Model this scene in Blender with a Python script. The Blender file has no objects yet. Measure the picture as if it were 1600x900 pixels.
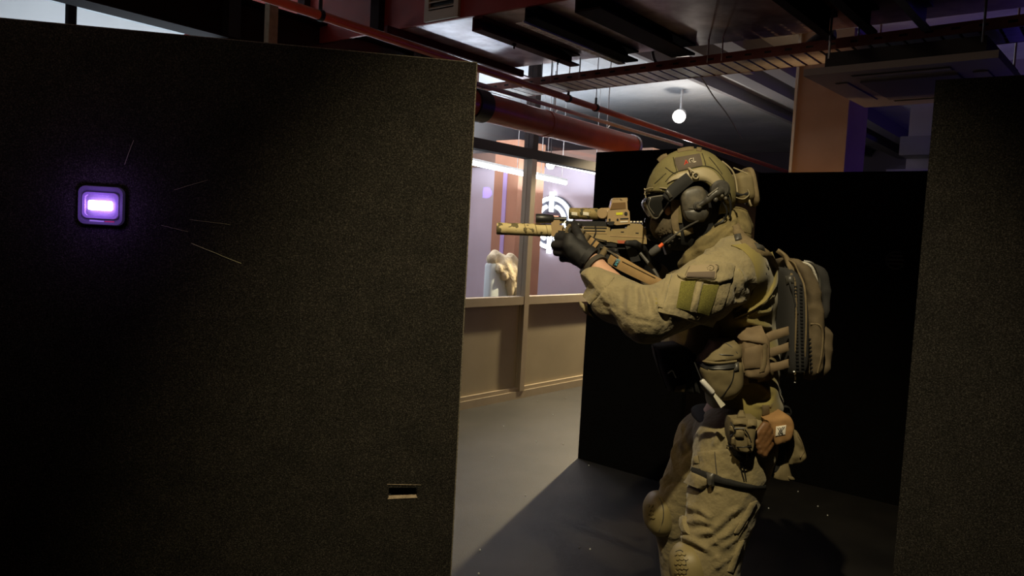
import bpy, bmesh, math, random
import numpy as np
from mathutils import Vector, Matrix, noise
from mathutils.bvhtree import BVHTree

random.seed(7)
SC = bpy.context.scene
COL = SC.collection

# ------------------------------------------------------------------ camera
CAM_Z = 1.48
FPX = 1230.0
PITCH = math.radians(3.5)
ROLL = math.radians(3.15)
_f = Vector((0, math.cos(PITCH), -math.sin(PITCH)))
_r0 = Vector((1, 0, 0))
_u0 = Vector((0, math.sin(PITCH), math.cos(PITCH)))
_r = _r0 * math.cos(ROLL) + _u0 * math.sin(ROLL)
_u = _u0 * math.cos(ROLL) - _r0 * math.sin(ROLL)
CAMP = Vector((0, 0, CAM_Z))
cd = bpy.data.cameras.new('camera')
cam = bpy.data.objects.new('camera', cd)
COL.objects.link(cam)
cd.sensor_width = 36.0
cd.lens = 36.0 * FPX / 1600.0
cd.clip_start = 0.05
cam.matrix_world = Matrix(((_r.x, _u.x, -_f.x, 0), (_r.y, _u.y, -_f.y, 0), (_r.z, _u.z, -_f.z, CAM_Z), (0, 0, 0, 1)))
SC.camera = cam

# ------------------------------------------------------------------ world and exposure
w = bpy.data.worlds.new('world')
SC.world = w
w.use_nodes = True
w.node_tree.nodes['Background'].inputs[0].default_value = (0.5, 0.45, 0.5, 1)
w.node_tree.nodes['Background'].inputs[1].default_value = 0.004
SC.view_settings.view_transform = 'Standard'
SC.view_settings.look = 'None'
SC.view_settings.gamma = 1.0
SC.view_settings.use_curve_mapping = False
SC.view_settings.exposure = 0.0


def lamp(name, kind, loc, energy, color, target=None, size=0.1, spot=None, blend=0.5, sx=None, sy=None):
    l = bpy.data.lights.new(name, kind)
    l.energy = energy
    l.color = color
    if kind == 'AREA':
        l.size = size
        if sx:
            l.shape = 'RECTANGLE'
            l.size = sx
            l.size_y = sy
    else:
        l.shadow_soft_size = size
    if kind == 'SPOT':
        l.spot_size = math.radians(spot)
        l.spot_blend = blend
    o = bpy.data.objects.new(name, l)
    COL.objects.link(o)
    o.location = loc
    if target is not None:
        o.rotation_euler = (Vector(target) - Vector(loc)).to_track_quat('-Z', 'Y').to_euler()
    return o


# ceiling spot above the photographer: the warm key on the person
lamp('key_spot', 'SPOT', (0.14, 0.90, 3.10), 240, (1.0, 0.84, 0.53), target=(0.38, 2.5, 1.15), size=0.025, spot=70, blend=0.85)
# a second, yellower spot from the left that catches the knees and the front of the clothing
lamp('left_spot', 'SPOT', (-0.95, 1.55, 2.75), 24, (1.0, 0.70, 0.26), target=(0.52, 2.62, 0.62), size=0.03, spot=34, blend=0.7)
# spot lamp seen on the ceiling at the back
lamp('back_spot', 'SPOT', (1.76, 8.78, 2.86), 860, (1.0, 0.80, 0.48), target=(0.30, 6.95, 0.0), size=0.05, spot=66, blend=0.3)
# point light added below the back spot, brightening the slab and the duct underside
lamp('back_spot_fill', 'POINT', (1.82, 8.80, 2.52), 26, (1.0, 0.90, 0.78), size=0.06)
# fills added out of view: for the red duct face, and red for the thighs
lamp('left_fill', 'POINT', (-1.6, 1.4, 3.1), 9, (1.0, 0.72, 0.5), size=0.1)
lamp('red_fill', 'POINT', (-0.75, 3.5, 1.9), 1.6, (1.0, 0.25, 0.12), size=0.12)

# ------------------------------------------------------------------ projection helpers


def ray(px, py):
    return (_r * ((px - 800) / FPX) + _u * ((450 - py) / FPX) + _f)


def P(px, py, Y):
    d = ray(px, py)
    return CAMP + d * (Y / d.y)


def PZ(px, py, z):
    d = ray(px, py)
    return CAMP + d * ((z - CAM_Z) / d.z)


_d = ray(1778, 427)
A1 = Vector((_d.x, _d.y, 0)).normalized()          # along the glass wall, away from the camera
A2 = Vector((A1.y, -A1.x, 0))                      # across the room, to the right
ROOM = Matrix(((A2.x, A1.x, 0, 0), (A2.y, A1.y, 0, 0), (0, 0, 1, 0), (0, 0, 0, 1)))


def st(p):
    return p.dot(A2), p.dot(A1)


def R3(s, t, z):
    return A2 * s + A1 * t + Vector((0, 0, z))


# ------------------------------------------------------------------ materials
MATS = {}


def mat(name, col, rough=0.7, metal=0.0, var=0.0, vscale=20.0, bump=0.0, bscale=200.0, col2=None,
        emit=None, estr=0.0, spec=0.5, detail=4.0, sheen=0.0, bump2=0.0, b2scale=12.0, coat=0.0):
    if name in MATS:
        return MATS[name]
    m = bpy.data.materials.new(name)
    m.use_nodes = True
    nt = m.node_tree
    N = nt.nodes
    L = nt.links
    b = N['Principled BSDF']
    c = (*col, 1)
    b.inputs['Base Color'].default_value = c
    b.inputs['Roughness'].default_value = rough
    b.inputs['Metallic'].default_value = metal
    b.inputs['Specular IOR Level'].default_value = spec
    if sheen:
        b.inputs['Sheen Weight'].default_value = sheen
    if coat:
        b.inputs['Coat Weight'].default_value = coat
    if emit:
        b.inputs['Emission Color'].default_value = (*emit, 1)
        b.inputs['Emission Strength'].default_value = estr
    tc = N.new('ShaderNodeTexCoord')
    if var or col2:
        n = N.new('ShaderNodeTexNoise')
        n.inputs['Scale'].default_value = vscale
        n.inputs['Detail'].default_value = detail
        L.new(tc.outputs['Object'], n.inputs['Vector'])
        cr = N.new('ShaderNodeValToRGB')
        cr.color_ramp.elements[0].position = 0.33
        cr.color_ramp.elements[1].position = 0.67
        lo = tuple(max(0, x * (1 - var)) for x in col) if col2 is None else col
        hi = tuple(min(1, x * (1 + var)) for x in col) if col2 is None else col2
        cr.color_ramp.elements[0].color = (*lo, 1)
        cr.color_ramp.elements[1].color = (*hi, 1)
        L.new(n.outputs['Fac'], cr.inputs['Fac'])
        L.new(cr.outputs['Color'], b.inputs['Base Color'])
    last = None
    for bs, sc in ((bump, bscale), (bump2, b2scale)):
        if bs:
            n = N.new('ShaderNodeTexNoise')
            n.inputs['Scale'].default_value = sc
            n.inputs['Detail'].default_value = 3
            L.new(tc.outputs['Object'], n.inputs['Vector'])
            bp = N.new('ShaderNodeBump')
            bp.inputs['Strength'].default_value = bs
            bp.inputs['Distance'].default_value = 0.6 / sc
            L.new(n.outputs['Fac'], bp.inputs['Height'])
            if last:
                L.new(last.outputs['Normal'], bp.inputs['Normal'])
            last = bp
    if last:
        L.new(last.outputs['Normal'], b.inputs['Normal'])
    MATS[name] = m
    return m


def felt(name, col, speck):
    """needle-felt: dark ground with light and dark fibres"""
    m = bpy.data.materials.new(name)
    m.use_nodes = True
    N = m.node_tree.nodes
    L = m.node_tree.links
    b = N['Principled BSDF']
    b.inputs['Roughness'].default_value = 0.95
    b.inputs['Specular IOR Level'].default_value = 0.1
    tc = N.new('ShaderNodeTexCoord')
    n1 = N.new('ShaderNodeTexNoise')
    n1.inputs['Scale'].default_value = 210
    n1.inputs['Detail'].default_value = 3
    n1.inputs['Roughness'].default_value = 0.7
    n2 = N.new('ShaderNodeTexNoise')
    n2.inputs['Scale'].default_value = 9
    n2.inputs['Detail'].default_value = 5
    n3 = N.new('ShaderNodeTexNoise')
    n3.inputs['Scale'].default_value = 330
    n3.inputs['Detail'].default_value = 1
    for n in (n1, n2, n3):
        L.new(tc.outputs['Object'], n.inputs['Vector'])
    cr = N.new('ShaderNodeValToRGB')
    e = cr.color_ramp.elements
    e[0].position = 0.34
    e[0].color = (*[c * 0.35 for c in col], 1)
    e[1].position = 0.72
    e[1].color = (*speck, 1)
    k = cr.color_ramp.elements.new(0.52)
    k.color = (*col, 1)
    L.new(n1.outputs['Fac'], cr.inputs['Fac'])
    mx = N.new('ShaderNodeMixRGB')
    mx.blend_type = 'MULTIPLY'
    mx.inputs['Fac'].default_value = 0.55
    L.new(cr.outputs['Color'], mx.inputs['Color1'])
    c2 = N.new('ShaderNodeValToRGB')
    c2.color_ramp.elements[0].position = 0.3
    c2.color_ramp.elements[0].color = (0.55, 0.55, 0.55, 1)
    c2.color_ramp.elements[1].position = 0.7
    c2.color_ramp.elements[1].color = (1.1, 1.05, 1.0, 1)
    L.new(n2.outputs['Fac'], c2.inputs['Fac'])
    L.new(c2.outputs['Color'], mx.inputs['Color2'])
    L.new(mx.outputs['Color'], b.inputs['Base Color'])
    bp = N.new('ShaderNodeBump')
    bp.inputs['Strength'].default_value = 0.8
    bp.inputs['Distance'].default_value = 0.004
    L.new(n3.outputs['Fac'], bp.inputs['Height'])
    L.new(bp.outputs['Normal'], b.inputs['Normal'])
    return m


# ------------------------------------------------------------------ mesh helpers


def link(name, me, m=None, parent=None, smooth=False):
    o = bpy.data.objects.new(name, me)
    COL.objects.link(o)
    if m is not None:
        me.materials.append(m)
    if smooth:
        me.polygons.foreach_set('use_smooth', [True] * len(me.polygons))
    if parent is not None:
        o.parent = parent
    return o


def obj(name, bm, m=None, parent=None, smooth=False, bevel=0.0, seg=2):
    if bevel > 0:
        bmesh.ops.bevel(bm, geom=[e for e in bm.edges if e.is_manifold and e.calc_face_angle(0) > 0.5], offset=bevel, segments=seg, affect='EDGES', profile=0.6)
    bmesh.ops.recalc_face_normals(bm, faces=bm.faces)
    me = bpy.data.meshes.new(name)
    bm.to_mesh(me)
    bm.free()
    o = link(name, me, m, parent, smooth)
    if smooth and hasattr(me, 'set_sharp_from_angle'):
        me.set_sharp_from_angle(angle=math.radians(40))
    return o


def tag(o, label, cat, group=None):
    o['label'] = label
    o['category'] = cat
    if group:
        o['group'] = group
    return o


def struct(o):
    o['kind'] = 'structure'
    return o


def empty(name, loc=(0, 0, 0)):
    o = bpy.data.objects.new(name, None)
    o.empty_display_size = 0.05
    COL.objects.link(o)
    o.location = loc
    return o


def thing(name, label, cat, group=None):
    return tag(empty(name), label, cat, group)


def hexa(bm, c8):
    """box from 8 corners: bottom 4 (ccw) then top 4"""
    v = [bm.verts.new(c) for c in c8]
    for f in ((3, 2, 1, 0), (4, 5, 6, 7), (0, 1, 5, 4), (1, 2, 6, 5), (2, 3, 7, 6), (3, 0, 4, 7)):
        bm.faces.new([v[i] for i in f])


def boxr(bm, s0, s1, t0, t1, z0, z1):
    hexa(bm, [R3(s0, t0, z0), R3(s1, t0, z0), R3(s1, t1, z0), R3(s0, t1, z0),
              R3(s0, t0, z1), R3(s1, t0, z1), R3(s1, t1, z1), R3(s0, t1, z1)])


def rbox(name, s0, s1, t0, t1, z0, z1, m, parent=None, bevel=0.0):
    bm = bmesh.new()
    boxr(bm, s0, s1, t0, t1, z0, z1)
    return obj(name, bm, m, parent, bevel=bevel)


def obox(bm, c, ax, ay, az, hx, hy, hz):
    c = Vector(c)
    q = lambda i, j, k: c + ax * (i * hx) + ay * (j * hy) + az * (k * hz)
    hexa(bm, [q(-1, -1, -1), q(1, -1, -1), q(1, 1, -1), q(-1, 1, -1), q(-1, -1, 1), q(1, -1, 1), q(1, 1, 1), q(-1, 1, 1)])


def tube(bm, pts, rad, n=10, caps=True):
    pts = [Vector(p) for p in pts]
    if not isinstance(rad, (list, tuple)):
        rad = [rad] * len(pts)
    rings = []
    prev = None
    for i, p in enumerate(pts):
        a = pts[max(i - 1, 0)]
        b = pts[min(i + 1, len(pts) - 1)]
        t = (b - a).normalized()
        if prev is None:
            ref = Vector((0, 0, 1)) if abs(t.z) < 0.9 else Vector((1, 0, 0))
            x = t.cross(ref).normalized()
        else:
            x = (prev - t * prev.dot(t)).normalized()
        prev = x
        y = t.cross(x)
        rings.append([bm.verts.new(p + (x * math.cos(2 * math.pi * k / n) + y * math.sin(2 * math.pi * k / n)) * rad[i]) for k in range(n)])
    for i in range(len(rings) - 1):
        for k in range(n):
            bm.faces.new((rings[i][k], rings[i][(k + 1) % n], rings[i + 1][(k + 1) % n], rings[i + 1][k]))
    if caps:
        bm.faces.new(rings[0][::-1])
        bm.faces.new(rings[-1])


def tubeo(name, pts, rad, m, parent=None, n=10):
    bm = bmesh.new()
    tube(bm, pts, rad, n)
    return obj(name, bm, m, parent, smooth=True)


def curve_pts(pts, n=8):
    """Catmull-Rom through 3D points"""
    pts = [Vector(p) for p in pts]
    out = []
    for i in range(len(pts) - 1):
        p0 = pts[max(i - 1, 0)]
        p1 = pts[i]
        p2 = pts[i + 1]
        p3 = pts[min(i + 2, len(pts) - 1)]
        for k in range(n):
            t = k / n
            out.append(0.5 * ((2 * p1) + (p2 - p0) * t + (2 * p0 - 5 * p1 + 4 * p2 - p3) * t * t + (3 * p1 - p0 - 3 * p2 + p3) * t ** 3))
    out.append(pts[-1])
    return out


def prism(bm, poly, d):
    """poly: list of 3D points (planar), extruded by vector d"""
    d = Vector(d)
    a = [bm.verts.new(Vector(p)) for p in poly]
    b = [bm.verts.new(Vector(p) + d) for p in poly]
    n = len(poly)
    bm.faces.new(a[::-1])
    bm.faces.new(b)
    for i in range(n):
        bm.faces.new((a[i], a[(i + 1) % n], b[(i + 1) % n], b[i]))


def text(name, body, size, origin, ax, ay, m, parent, depth=0.0006, shear=0.0, sx=1.0):
    """flat lettering: a text curve turned into a thin mesh at origin, along ax / ay"""
    c = bpy.data.curves.new(name, 'FONT')
    c.body = body
    c.size = size
    c.extrude = depth
    c.shear = shear
    c.align_x = 'CENTER'
    c.align_y = 'CENTER'
    t = bpy.data.objects.new(name, c)
    COL.objects.link(t)
    bpy.context.view_layer.update()
    me = bpy.data.meshes.new_from_object(t.evaluated_get(bpy.context.evaluated_depsgraph_get()))
    bpy.data.objects.remove(t)
    ax = Vector(ax).normalized()
    az = ax.cross(Vector(ay)).normalized()
    ay = az.cross(ax)
    o = Vector(origin)
    for v in me.vertices:
        q = v.co.copy()
        v.co = o + ax * (q.x * sx) + ay * q.y + az * q.z
    me.name = name
    me.materials.clear()
    return link(name, me, m, parent)


# ================================================================== THE SETTING
M_floor = mat('floor_rubber', (0.0105, 0.0094, 0.0080), rough=0.62, col2=(0.029, 0.0258, 0.0215), vscale=2.2, detail=8, bump=0.25, bscale=160)
M_slab = mat('slab_paint', (0.40, 0.42, 0.45), rough=0.8, col2=(0.55, 0.56, 0.58), vscale=1.6, detail=7, bump2=0.2, b2scale=14)
M_dark = mat('dark_wall_paint', (0.012, 0.011, 0.014), rough=0.9)
M_bluewall = mat('dull_violet_wall_paint', (0.10, 0.09, 0.13), rough=0.85)  # dull violet-grey colour of the far walls
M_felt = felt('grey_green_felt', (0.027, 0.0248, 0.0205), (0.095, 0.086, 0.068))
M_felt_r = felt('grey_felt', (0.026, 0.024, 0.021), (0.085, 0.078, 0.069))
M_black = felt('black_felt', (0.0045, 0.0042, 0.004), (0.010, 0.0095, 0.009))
M_red = mat('red_duct_paint', (0.26, 0.022, 0.012), rough=0.55, var=0.18, vscale=4)
M_redbeam = mat('oxide_red_steel', (0.055, 0.010, 0.010), rough=0.8, spec=.15, var=0.3, vscale=9)
M_darkbeam = mat('dark_oxide_steel', (0.012, 0.004, 0.004), rough=0.85, spec=.12)
M_plate = mat('stained_lilac_sheet', (0.24, 0.17, 0.22), rough=0.3, metal=.5, col2=(0.55, 0.50, 0.56), vscale=9, detail=9, spec=0.6)
M_plate_b = mat('stained_rust_sheet', (0.20, 0.085, 0.07), rough=0.3, metal=.45, col2=(0.42, 0.25, 0.20), vscale=9, detail=9, spec=0.6)
M_pipe = mat('red_pipe_paint', (0.60, 0.13, 0.06), rough=0.36, var=0.1, vscale=8, spec=0.6)
M_steel = mat('galvanised_steel', (0.55, 0.57, 0.58), rough=0.42, metal=0.7, var=0.15, vscale=30)
M_conduit = mat('cream_conduit', (0.62, 0.55, 0.45), rough=0.5)
M_frame_tan = mat('tan_painted_frame', (0.36, 0.30, 0.215), rough=0.5, var=0.05, vscale=6)
M_panel_tan = mat('tan_painted_board', (0.33, 0.28, 0.19), rough=0.55, var=0.06, vscale=3)
M_frame_dark = mat('dark_brown_frame', (0.022, 0.016, 0.016), rough=0.75, spec=.2)
M_white = mat('white_plastic', (0.6, 0.6, 0.6), rough=0.5)
M_blackpl = mat('black_plastic', (0.012, 0.012, 0.012), rough=0.45, bump=0.1, bscale=300)

G0 = PZ(808, 621, 0.0)
GS, GT = st(G0)                                     # glass wall: s = GS
CEIL = 3.30
S_R, T_B, T_F = 6.0, 14.0, -2.5
S_IN = GS - 3.0                                     # back wall of the glazed room
T_END = 8.25                                        # end wall of the glazed room with the neon sign

struct(rbox('floor', S_IN - .2, S_R, T_F, T_B, -0.1, 0.0, M_floor))
struct(rbox('ceiling', S_IN - .2, S_R, T_F, T_B, CEIL, CEIL + 0.15, M_slab))
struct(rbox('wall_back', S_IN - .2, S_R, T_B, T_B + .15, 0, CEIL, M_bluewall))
struct(rbox('wall_right', S_R, S_R + .15, T_F, T_B, 0, CEIL, M_dark))
struct(rbox('wall_front', S_IN - .2, S_R, T_F - .15, T_F, 0, CEIL, M_dark))
M_roomwall = mat('pale_room_wall', (0.55, 0.53, 0.52), rough=0.8, var=0.05, vscale=2)
M_lilac = mat('lilac_room_wall', (0.50, 0.43, 0.50), rough=0.6, var=0.05, vscale=2)
M_orange = mat('orange_brown_wall', (0.42, 0.20, 0.12), rough=0.7, var=0.1, vscale=2)
struct(rbox('wall_left', S_IN - .15, S_IN, T_F, T_B, 0, CEIL, M_roomwall))
struct(rbox('wall_end', S_IN, GS - .05, T_END, T_END + .12, 0, 2.45, M_lilac))
struct(rbox('trim_12', S_IN, GS - .05, T_END - .03, T_END + .14, 2.45, 2.64, mat('brown_bulkhead', (0.20, 0.12, 0.09), rough=.7)))

# ---- glazed partition: posts, rails, boards, panes
PITCHG = 1.55
T_GE = GT + PITCHG + .035
win = struct(empty('window_1'))
SILL, TOPR = 0.94, 2.275
rbox('sill_rail', GS - .05, GS + .05, GT - 2 * PITCHG - .035, T_GE, SILL - .055, SILL + .02, M_frame_tan, win, bevel=.006)
rbox('top_rail', GS - .05, GS + .05, GT - 2 * PITCHG - .035, T_GE, TOPR - .045, TOPR + .045, M_frame_dark, win, bevel=.006)
rbox('base_rail', GS - .04, GS + .045, GT - 2 * PITCHG - .035, T_GE, 0.0, 0.07, M_frame_tan, win, bevel=.008)
rbox('base_bead', GS - .04, GS + .03, GT - 2 * PITCHG - .035, T_GE, 0.072, 0.105, M_frame_tan, win, bevel=.008)
M_glass = bpy.data.materials.new('clear_glass')
M_glass.use_nodes = True
_n = M_glass.node_tree.nodes
_l = M_glass.node_tree.links
_n.remove(_n['Principled BSDF'])
_tr = _n.new('ShaderNodeBsdfTransparent')
_gl = _n.new('ShaderNodeBsdfGlossy')
_gl.inputs['Roughness'].default_value = 0.02
_fr = _n.new('ShaderNodeLayerWeight')
_fr.inputs['Blend'].default_value = 0.5
_pw = _n.new('ShaderNodeMath')
_pw.operation = 'POWER'
_pw.inputs[1].default_value = 4.0
_l.new(_fr.outputs['Facing'], _pw.inputs[0])
_md = _n.new('ShaderNodeMath')
_md.operation = 'MULTIPLY_ADD'
_md.inputs[1].default_value = 0.5
_md.inputs[2].default_value = 0.012
_l.new(_pw.outputs[0], _md.inputs[0])
_fr = _md
_mx = _n.new('ShaderNodeMixShader')
_l.new(_fr.outputs[0], _mx.inputs[0])
_l.new(_tr.outputs[0], _mx.inputs[1])
_l.new(_gl.outputs[0], _mx.inputs[2])
_l.new(_mx.outputs[0], _n['Material Output'].inputs['Surface'])
posts = [GT - PITCHG * 2, GT - PITCHG, GT, GT + PITCHG]
for i, t in enumerate(posts):
    rbox('post', GS - .05, GS + .052, t - .035, t + .035, 0.07, TOPR - .045, M_frame_tan, win, bevel=.005)
    if i < 3:
        rbox('upper_post', GS - .05, GS + .052, t - .04, t + .04, TOPR + .045, CEIL, M_frame_dark, win, bevel=.005)
    if i < 3:
        rbox('board', GS - .03, GS + .005, t + .035, t + PITCHG - .035, 0.105, SILL - .055, M_panel_tan, win)
        rbox('pane', GS - .004, GS + .004, t + .035, t + PITCHG - .035, SILL + .02, TOPR - .045, M_glass, win)
        rbox('pane', GS - .004, GS + .004, t + .04, t + PITCHG - .04, TOPR + .045, CEIL, M_glass, win)
        bmb = bmesh.new()
        boxr(bmb, GS + .005, GS + .02, t + .035, t + .05, 0.105, SILL - .055)
        boxr(bmb, GS + .005, GS + .02, t + PITCHG - .05, t + PITCHG - .035, 0.105, SILL - .055)
        obj('board_bead', bmb, M_frame_tan, win)

# ---- the glazed room beyond
p0 = P(766, 400, 9.4)
cs, ct = st(p0)
struct(rbox('trim_1', cs, cs + .36, ct, ct + .5, 0, 2.64, M_orange))
t_ = struct(rbox('trim_2', cs + .145, cs + .20, ct - .012, ct, 0, 2.3, mat('lilac_strip', (0.45, 0.32, 0.62), rough=0.6)))
struct(rbox('trim_3', S_IN, GS - .35, 5.2, 5.45, 2.62, CEIL, M_orange))
for _k, _e in ((.95, 85), (2.2, 62)):
    _o = lamp('slab_fill', 'AREA', R3(GS - _k, 5.1, 2.05), _e, (0.74, 0.88, 1.0), sx=5.8, sy=.3)  # unseen area lights added to brighten the slab from below
    _o.rotation_euler = Matrix(((A1.x, A2.x, 0), (A1.y, A2.y, 0), (0, 0, -1))).to_euler()
lamp('glazed_room_light', 'AREA', R3(GS - 1.5, 6.2, 2.9), 58, (1.0, 0.92, 0.95), target=R3(GS - 1.5, 6.2, 0), sx=2.2, sy=4.0)

# neon target sign on the end wall
M_neon = mat('neon_white', (1, 1, 1), emit=(0.86, 0.95, 1.0), estr=6.0)
M_neon_r = mat('neon_red', (1, .3, .2), emit=(1.0, 0.25, 0.12), estr=3.0)
sign = thing('neon_sign', 'white neon target ring with crosshair ticks on the lilac wall behind the glass', 'sign')
dsg = ray(860, 348)
tt = (T_END - .05) / dsg.dot(A1)
SG = CAMP + dsg * tt
RS = 38.0 / FPX * tt
def ringp(rad, a0, a1, n=26):
    return [SG + A2 * (rad * math.cos(math.radians(a0 + (a1 - a0) * k / n))) + Vector((0, 0, rad * math.sin(math.radians(a0 + (a1 - a0) * k / n)))) for k in range(n + 1)]
rt = RS * 0.085
for a0, a1 in ((-80, 80), (98, 172), (190, 262)):
    tubeo('outer_arc', ringp(RS, a0, a1), rt, M_neon, sign, 8)
for a0, a1 in ((-70, 70), (110, 250)):
    tubeo('inner_arc', ringp(RS * .70, a0, a1), rt, M_neon, sign, 8)
for a in (90, 270):
    c, s_ = math.cos(math.radians(a)), math.sin(math.radians(a))
    tubeo('tick', [SG + A2 * (RS * q * c) + Vector((0, 0, RS * q * s_)) for q in (.45, 1.26)], rt * 1.1, M_neon, sign, 8)
tubeo('red_dash', [SG + A2 * (-RS * .36) + Vector((0, 0, RS * .22)), SG + A2 * (RS * .36) + Vector((0, 0, RS * .22))], rt * .8, M_neon_r, sign, 8)
tubeo('red_dash', [SG + A2 * (-RS * .36) + Vector((0, 0, -RS * .3)), SG + A2 * (RS * .36) + Vector((0, 0, -RS * .3))], rt * .8, M_neon_r, sign, 8)
bmc = bmesh.new()
tube(bmc, [SG + A1 * .02, SG + A1 * .045], RS * 1.12, 40)
obj('backing_disc', bmc, mat('sign_backing', (0.03, 0.03, 0.05), rough=0.5), sign)

# linear lights and a globe lamp inside the room
M_led = mat('led_tube', (1, 1, 1), emit=(1.0, 0.97, 0.93), estr=5.5)
def led(p, q, label):
    th = thing('linear_light', label, 'ceiling light', 'linear lights in the glazed room')
    tubeo('led_tube', [p, q], 0.022, M_led, th, 8)
    up = Vector((0, 0, .035))
    bm = bmesh.new()
    d = (q - p).normalized()
    obox(bm, (p + q) / 2 + up, d, d.cross(Vector((0, 0, 1))), Vector((0, 0, 1)), (q - p).length / 2, .02, .012)
    obj('housing', bm, M_white, th)
    for k in (.15, .85):
        c = p.lerp(q, k)
        tubeo('hanger', [c + up, Vector((c.x, c.y, CEIL))], .004, M_steel, th, 6)
def room_pt(px, py, s):
    d = ray(px, py)
    return CAMP + d * (s / d.dot(A2))
led(room_pt(690, 244, GS - .9), room_pt(826, 274, GS - .9), 'white linear light left of the glazing post, behind the glass')
led(room_pt(838, 276, GS - .9), room_pt(884, 286, GS - .9), 'short white linear light right of the glazing post above the neon sign')
led(room_pt(838, 248, GS - .25), room_pt(945, 273, GS - .25), 'thin white linear light just under the dark top rail of the glazing')
gl = thing('globe_lamp', 'small round glowing bulb hanging above the neon sign behind the glass', 'lamp')
gc = room_pt(860, 258, GS - .55)
bm = bmesh.new()
bmesh.ops.create_uvsphere(bm, u_segments=16, v_segments=10, radius=0.045, matrix=Matrix.Translation(gc))
obj('bulb', bm, mat('globe_glow', (1, 1, 1), emit=(1, .93, .8), estr=12), gl, smooth=True)
tubeo('cord', [gc + Vector((0, 0, .04)), Vector((gc.x, gc.y, CEIL))], .005, M_blackpl, gl, 6)

# ---- hanging felt partitions
def panel(name, label, pa, pb, h, m, thick, ext_a=0.0, ext_b=0.0, hole=None):
    """upright felt-covered board; pa, pb: ground ends of its near face"""
    a = Vector((pa.x, pa.y, 0))
    b = Vector((pb.x, pb.y, 0))
    d = (b - a).normalized()
    a = a - d * ext_a
    b = b + d * ext_b
    nrm = Vector((-d.y, d.x, 0))
    if nrm.y < 0:
        nrm = -nrm
    Lh = (b - a).length
    bm = bmesh.new()
    def part(u0, u1, z0, z1):
        c = a + d * ((u0 + u1) / 2) + nrm * (thick / 2) + Vector((0, 0, (z0 + z1) / 2))
        obox(bm, c, d, nrm, Vector((0, 0, 1)), (u1 - u0) / 2, thick / 2, (z1 - z0) / 2)
    if hole:
        u0, u1, z0, z1 = hole(a, d)
        part(0, u0, 0, h)
        part(u1, Lh, 0, h)
        part(u0, u1, 0, z0)
        part(u0, u1, z1, h)
    else:
        part(0, Lh, 0, h)
    t = thing(name, label, 'partition')
    obj('felt_board', bm, m, t)
    return t, a, d, nrm

HP = 2.1
la, lb = PZ(0, 28, HP), PZ(745, 98, HP)
def on_panel(px, py, a, n):
    d = ray(px, py)
    return CAMP + d * ((a - CAMP).dot(n) / d.dot(n))
_hole_info = {}
def lhole(a, d):
    n = Vector((-d.y, d.x, 0))
    q0 = on_panel(607, 779, a, n)
    q1 = on_panel(652, 762, a, n)
    return ((q0 - a).dot(d), (q1 - a).dot(d), q0.z, q1.z)
LP, LA, LD, LN = panel('partition_panel', 'large grey-green felt partition at the left with a small slot cut low in it', la, lb, HP, M_felt, .05, ext_a=1.0, hole=lhole)
qa, qb = PZ(1462, 125, HP), PZ(1600, 117, HP)
RP, RA, RD, RN = panel('partition_panel', 'dark felt partition at the right edge, nearer than the black ones', qa, qb, HP, M_felt_r, .05, ext_b=1.4)
ca, cb = PZ(932, 238, 2.1), PZ(1092, 231, 2.1)
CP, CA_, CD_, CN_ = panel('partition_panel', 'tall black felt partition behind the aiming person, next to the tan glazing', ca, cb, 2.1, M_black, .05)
da, db = cb + Vector((0.02, 0.06, 0)), PZ(1190, 270, 2.1)
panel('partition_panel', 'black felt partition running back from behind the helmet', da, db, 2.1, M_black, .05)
ea, eb = PZ(1190, 270, 2.02), PZ(1449, 267, 2.02)
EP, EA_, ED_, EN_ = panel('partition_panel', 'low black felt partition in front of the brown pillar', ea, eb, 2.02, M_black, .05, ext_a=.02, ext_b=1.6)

# trimmed edge strip, slot lining and stray threads of the left partition
M_edge = mat('frayed_felt_edge', (0.16, 0.14, 0.10), rough=0.95, var=0.5, vscale=160)
bm = bmesh.new()
ed = lb - LD * 0.0
tube(bm, [Vector((lb.x, lb.y, 0.0)) + LD * .001 - LN * .001, Vector((lb.x, lb.y, HP)) + LD * .001 - LN * .001], .0022, 6)
tube(bm, [Vector((LA.x, LA.y, HP)), Vector((lb.x, lb.y, HP))], .0016, 6)
obj('edge_fray', bm, M_edge, LP)
M_ply = mat('cut_plywood', (0.42, 0.33, 0.22), rough=0.8, var=0.3, vscale=60)
q0, q1 = on_panel(606, 779.5, LA, LN), on_panel(652, 777.5, LA, LN)
bm = bmesh.new()
for off in (0,):
    prism(bm, [q0 - LN * .003, q1 - LN * .003, q1 + LN * .045, q0 + LN * .045], Vector((0, 0, .0028)))
obj('slot_lip', bm, M_ply, LP)
q0, q1 = on_panel(605, 756.5, LA, LN), on_panel(658, 757.5, LA, LN)
bm = bmesh.new()
tube(bm, [q0 - LN * .002, q0.lerp(q1, .5) - LN * .003, q1 - LN * .001], [.0009, .0013, .0006], 6)
obj('slot_lip', bm, M_ply, LP)
bm = bmesh.new()
q0, q1 = on_panel(607, 779, LA, LN), on_panel(652, 762, LA, LN)
prism(bm, [q0 + LN * .052, Vector((q1.x, q1.y, q0.z)) + LN * .052, q1 + LN * .052, Vector((q0.x, q0.y, q1.z)) + LN * .052], LN * .004)
obj('slot_back', bm, M_black, LP)
M_thread = mat('pale_thread', (0.50, 0.46, 0.26), rough=0.9)
def thread(a, b, r):
    q0, q1 = on_panel(*a, LA, LN), on_panel(*b, LA, LN)
    pts = []
    for k in range(9):
        q = q0.lerp(q1, k / 8) - LN * (.0025 * math.sin(math.pi * k / 8) + .0006)
        q.z += random.uniform(-1, 1) * .0006
        pts.append(q)
    tubeo('thread', pts, r, M_thread, LP, 5)
thread((209, 219), (195, 257), .0010)
thread((299, 380), (377, 412), .0013)
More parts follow.
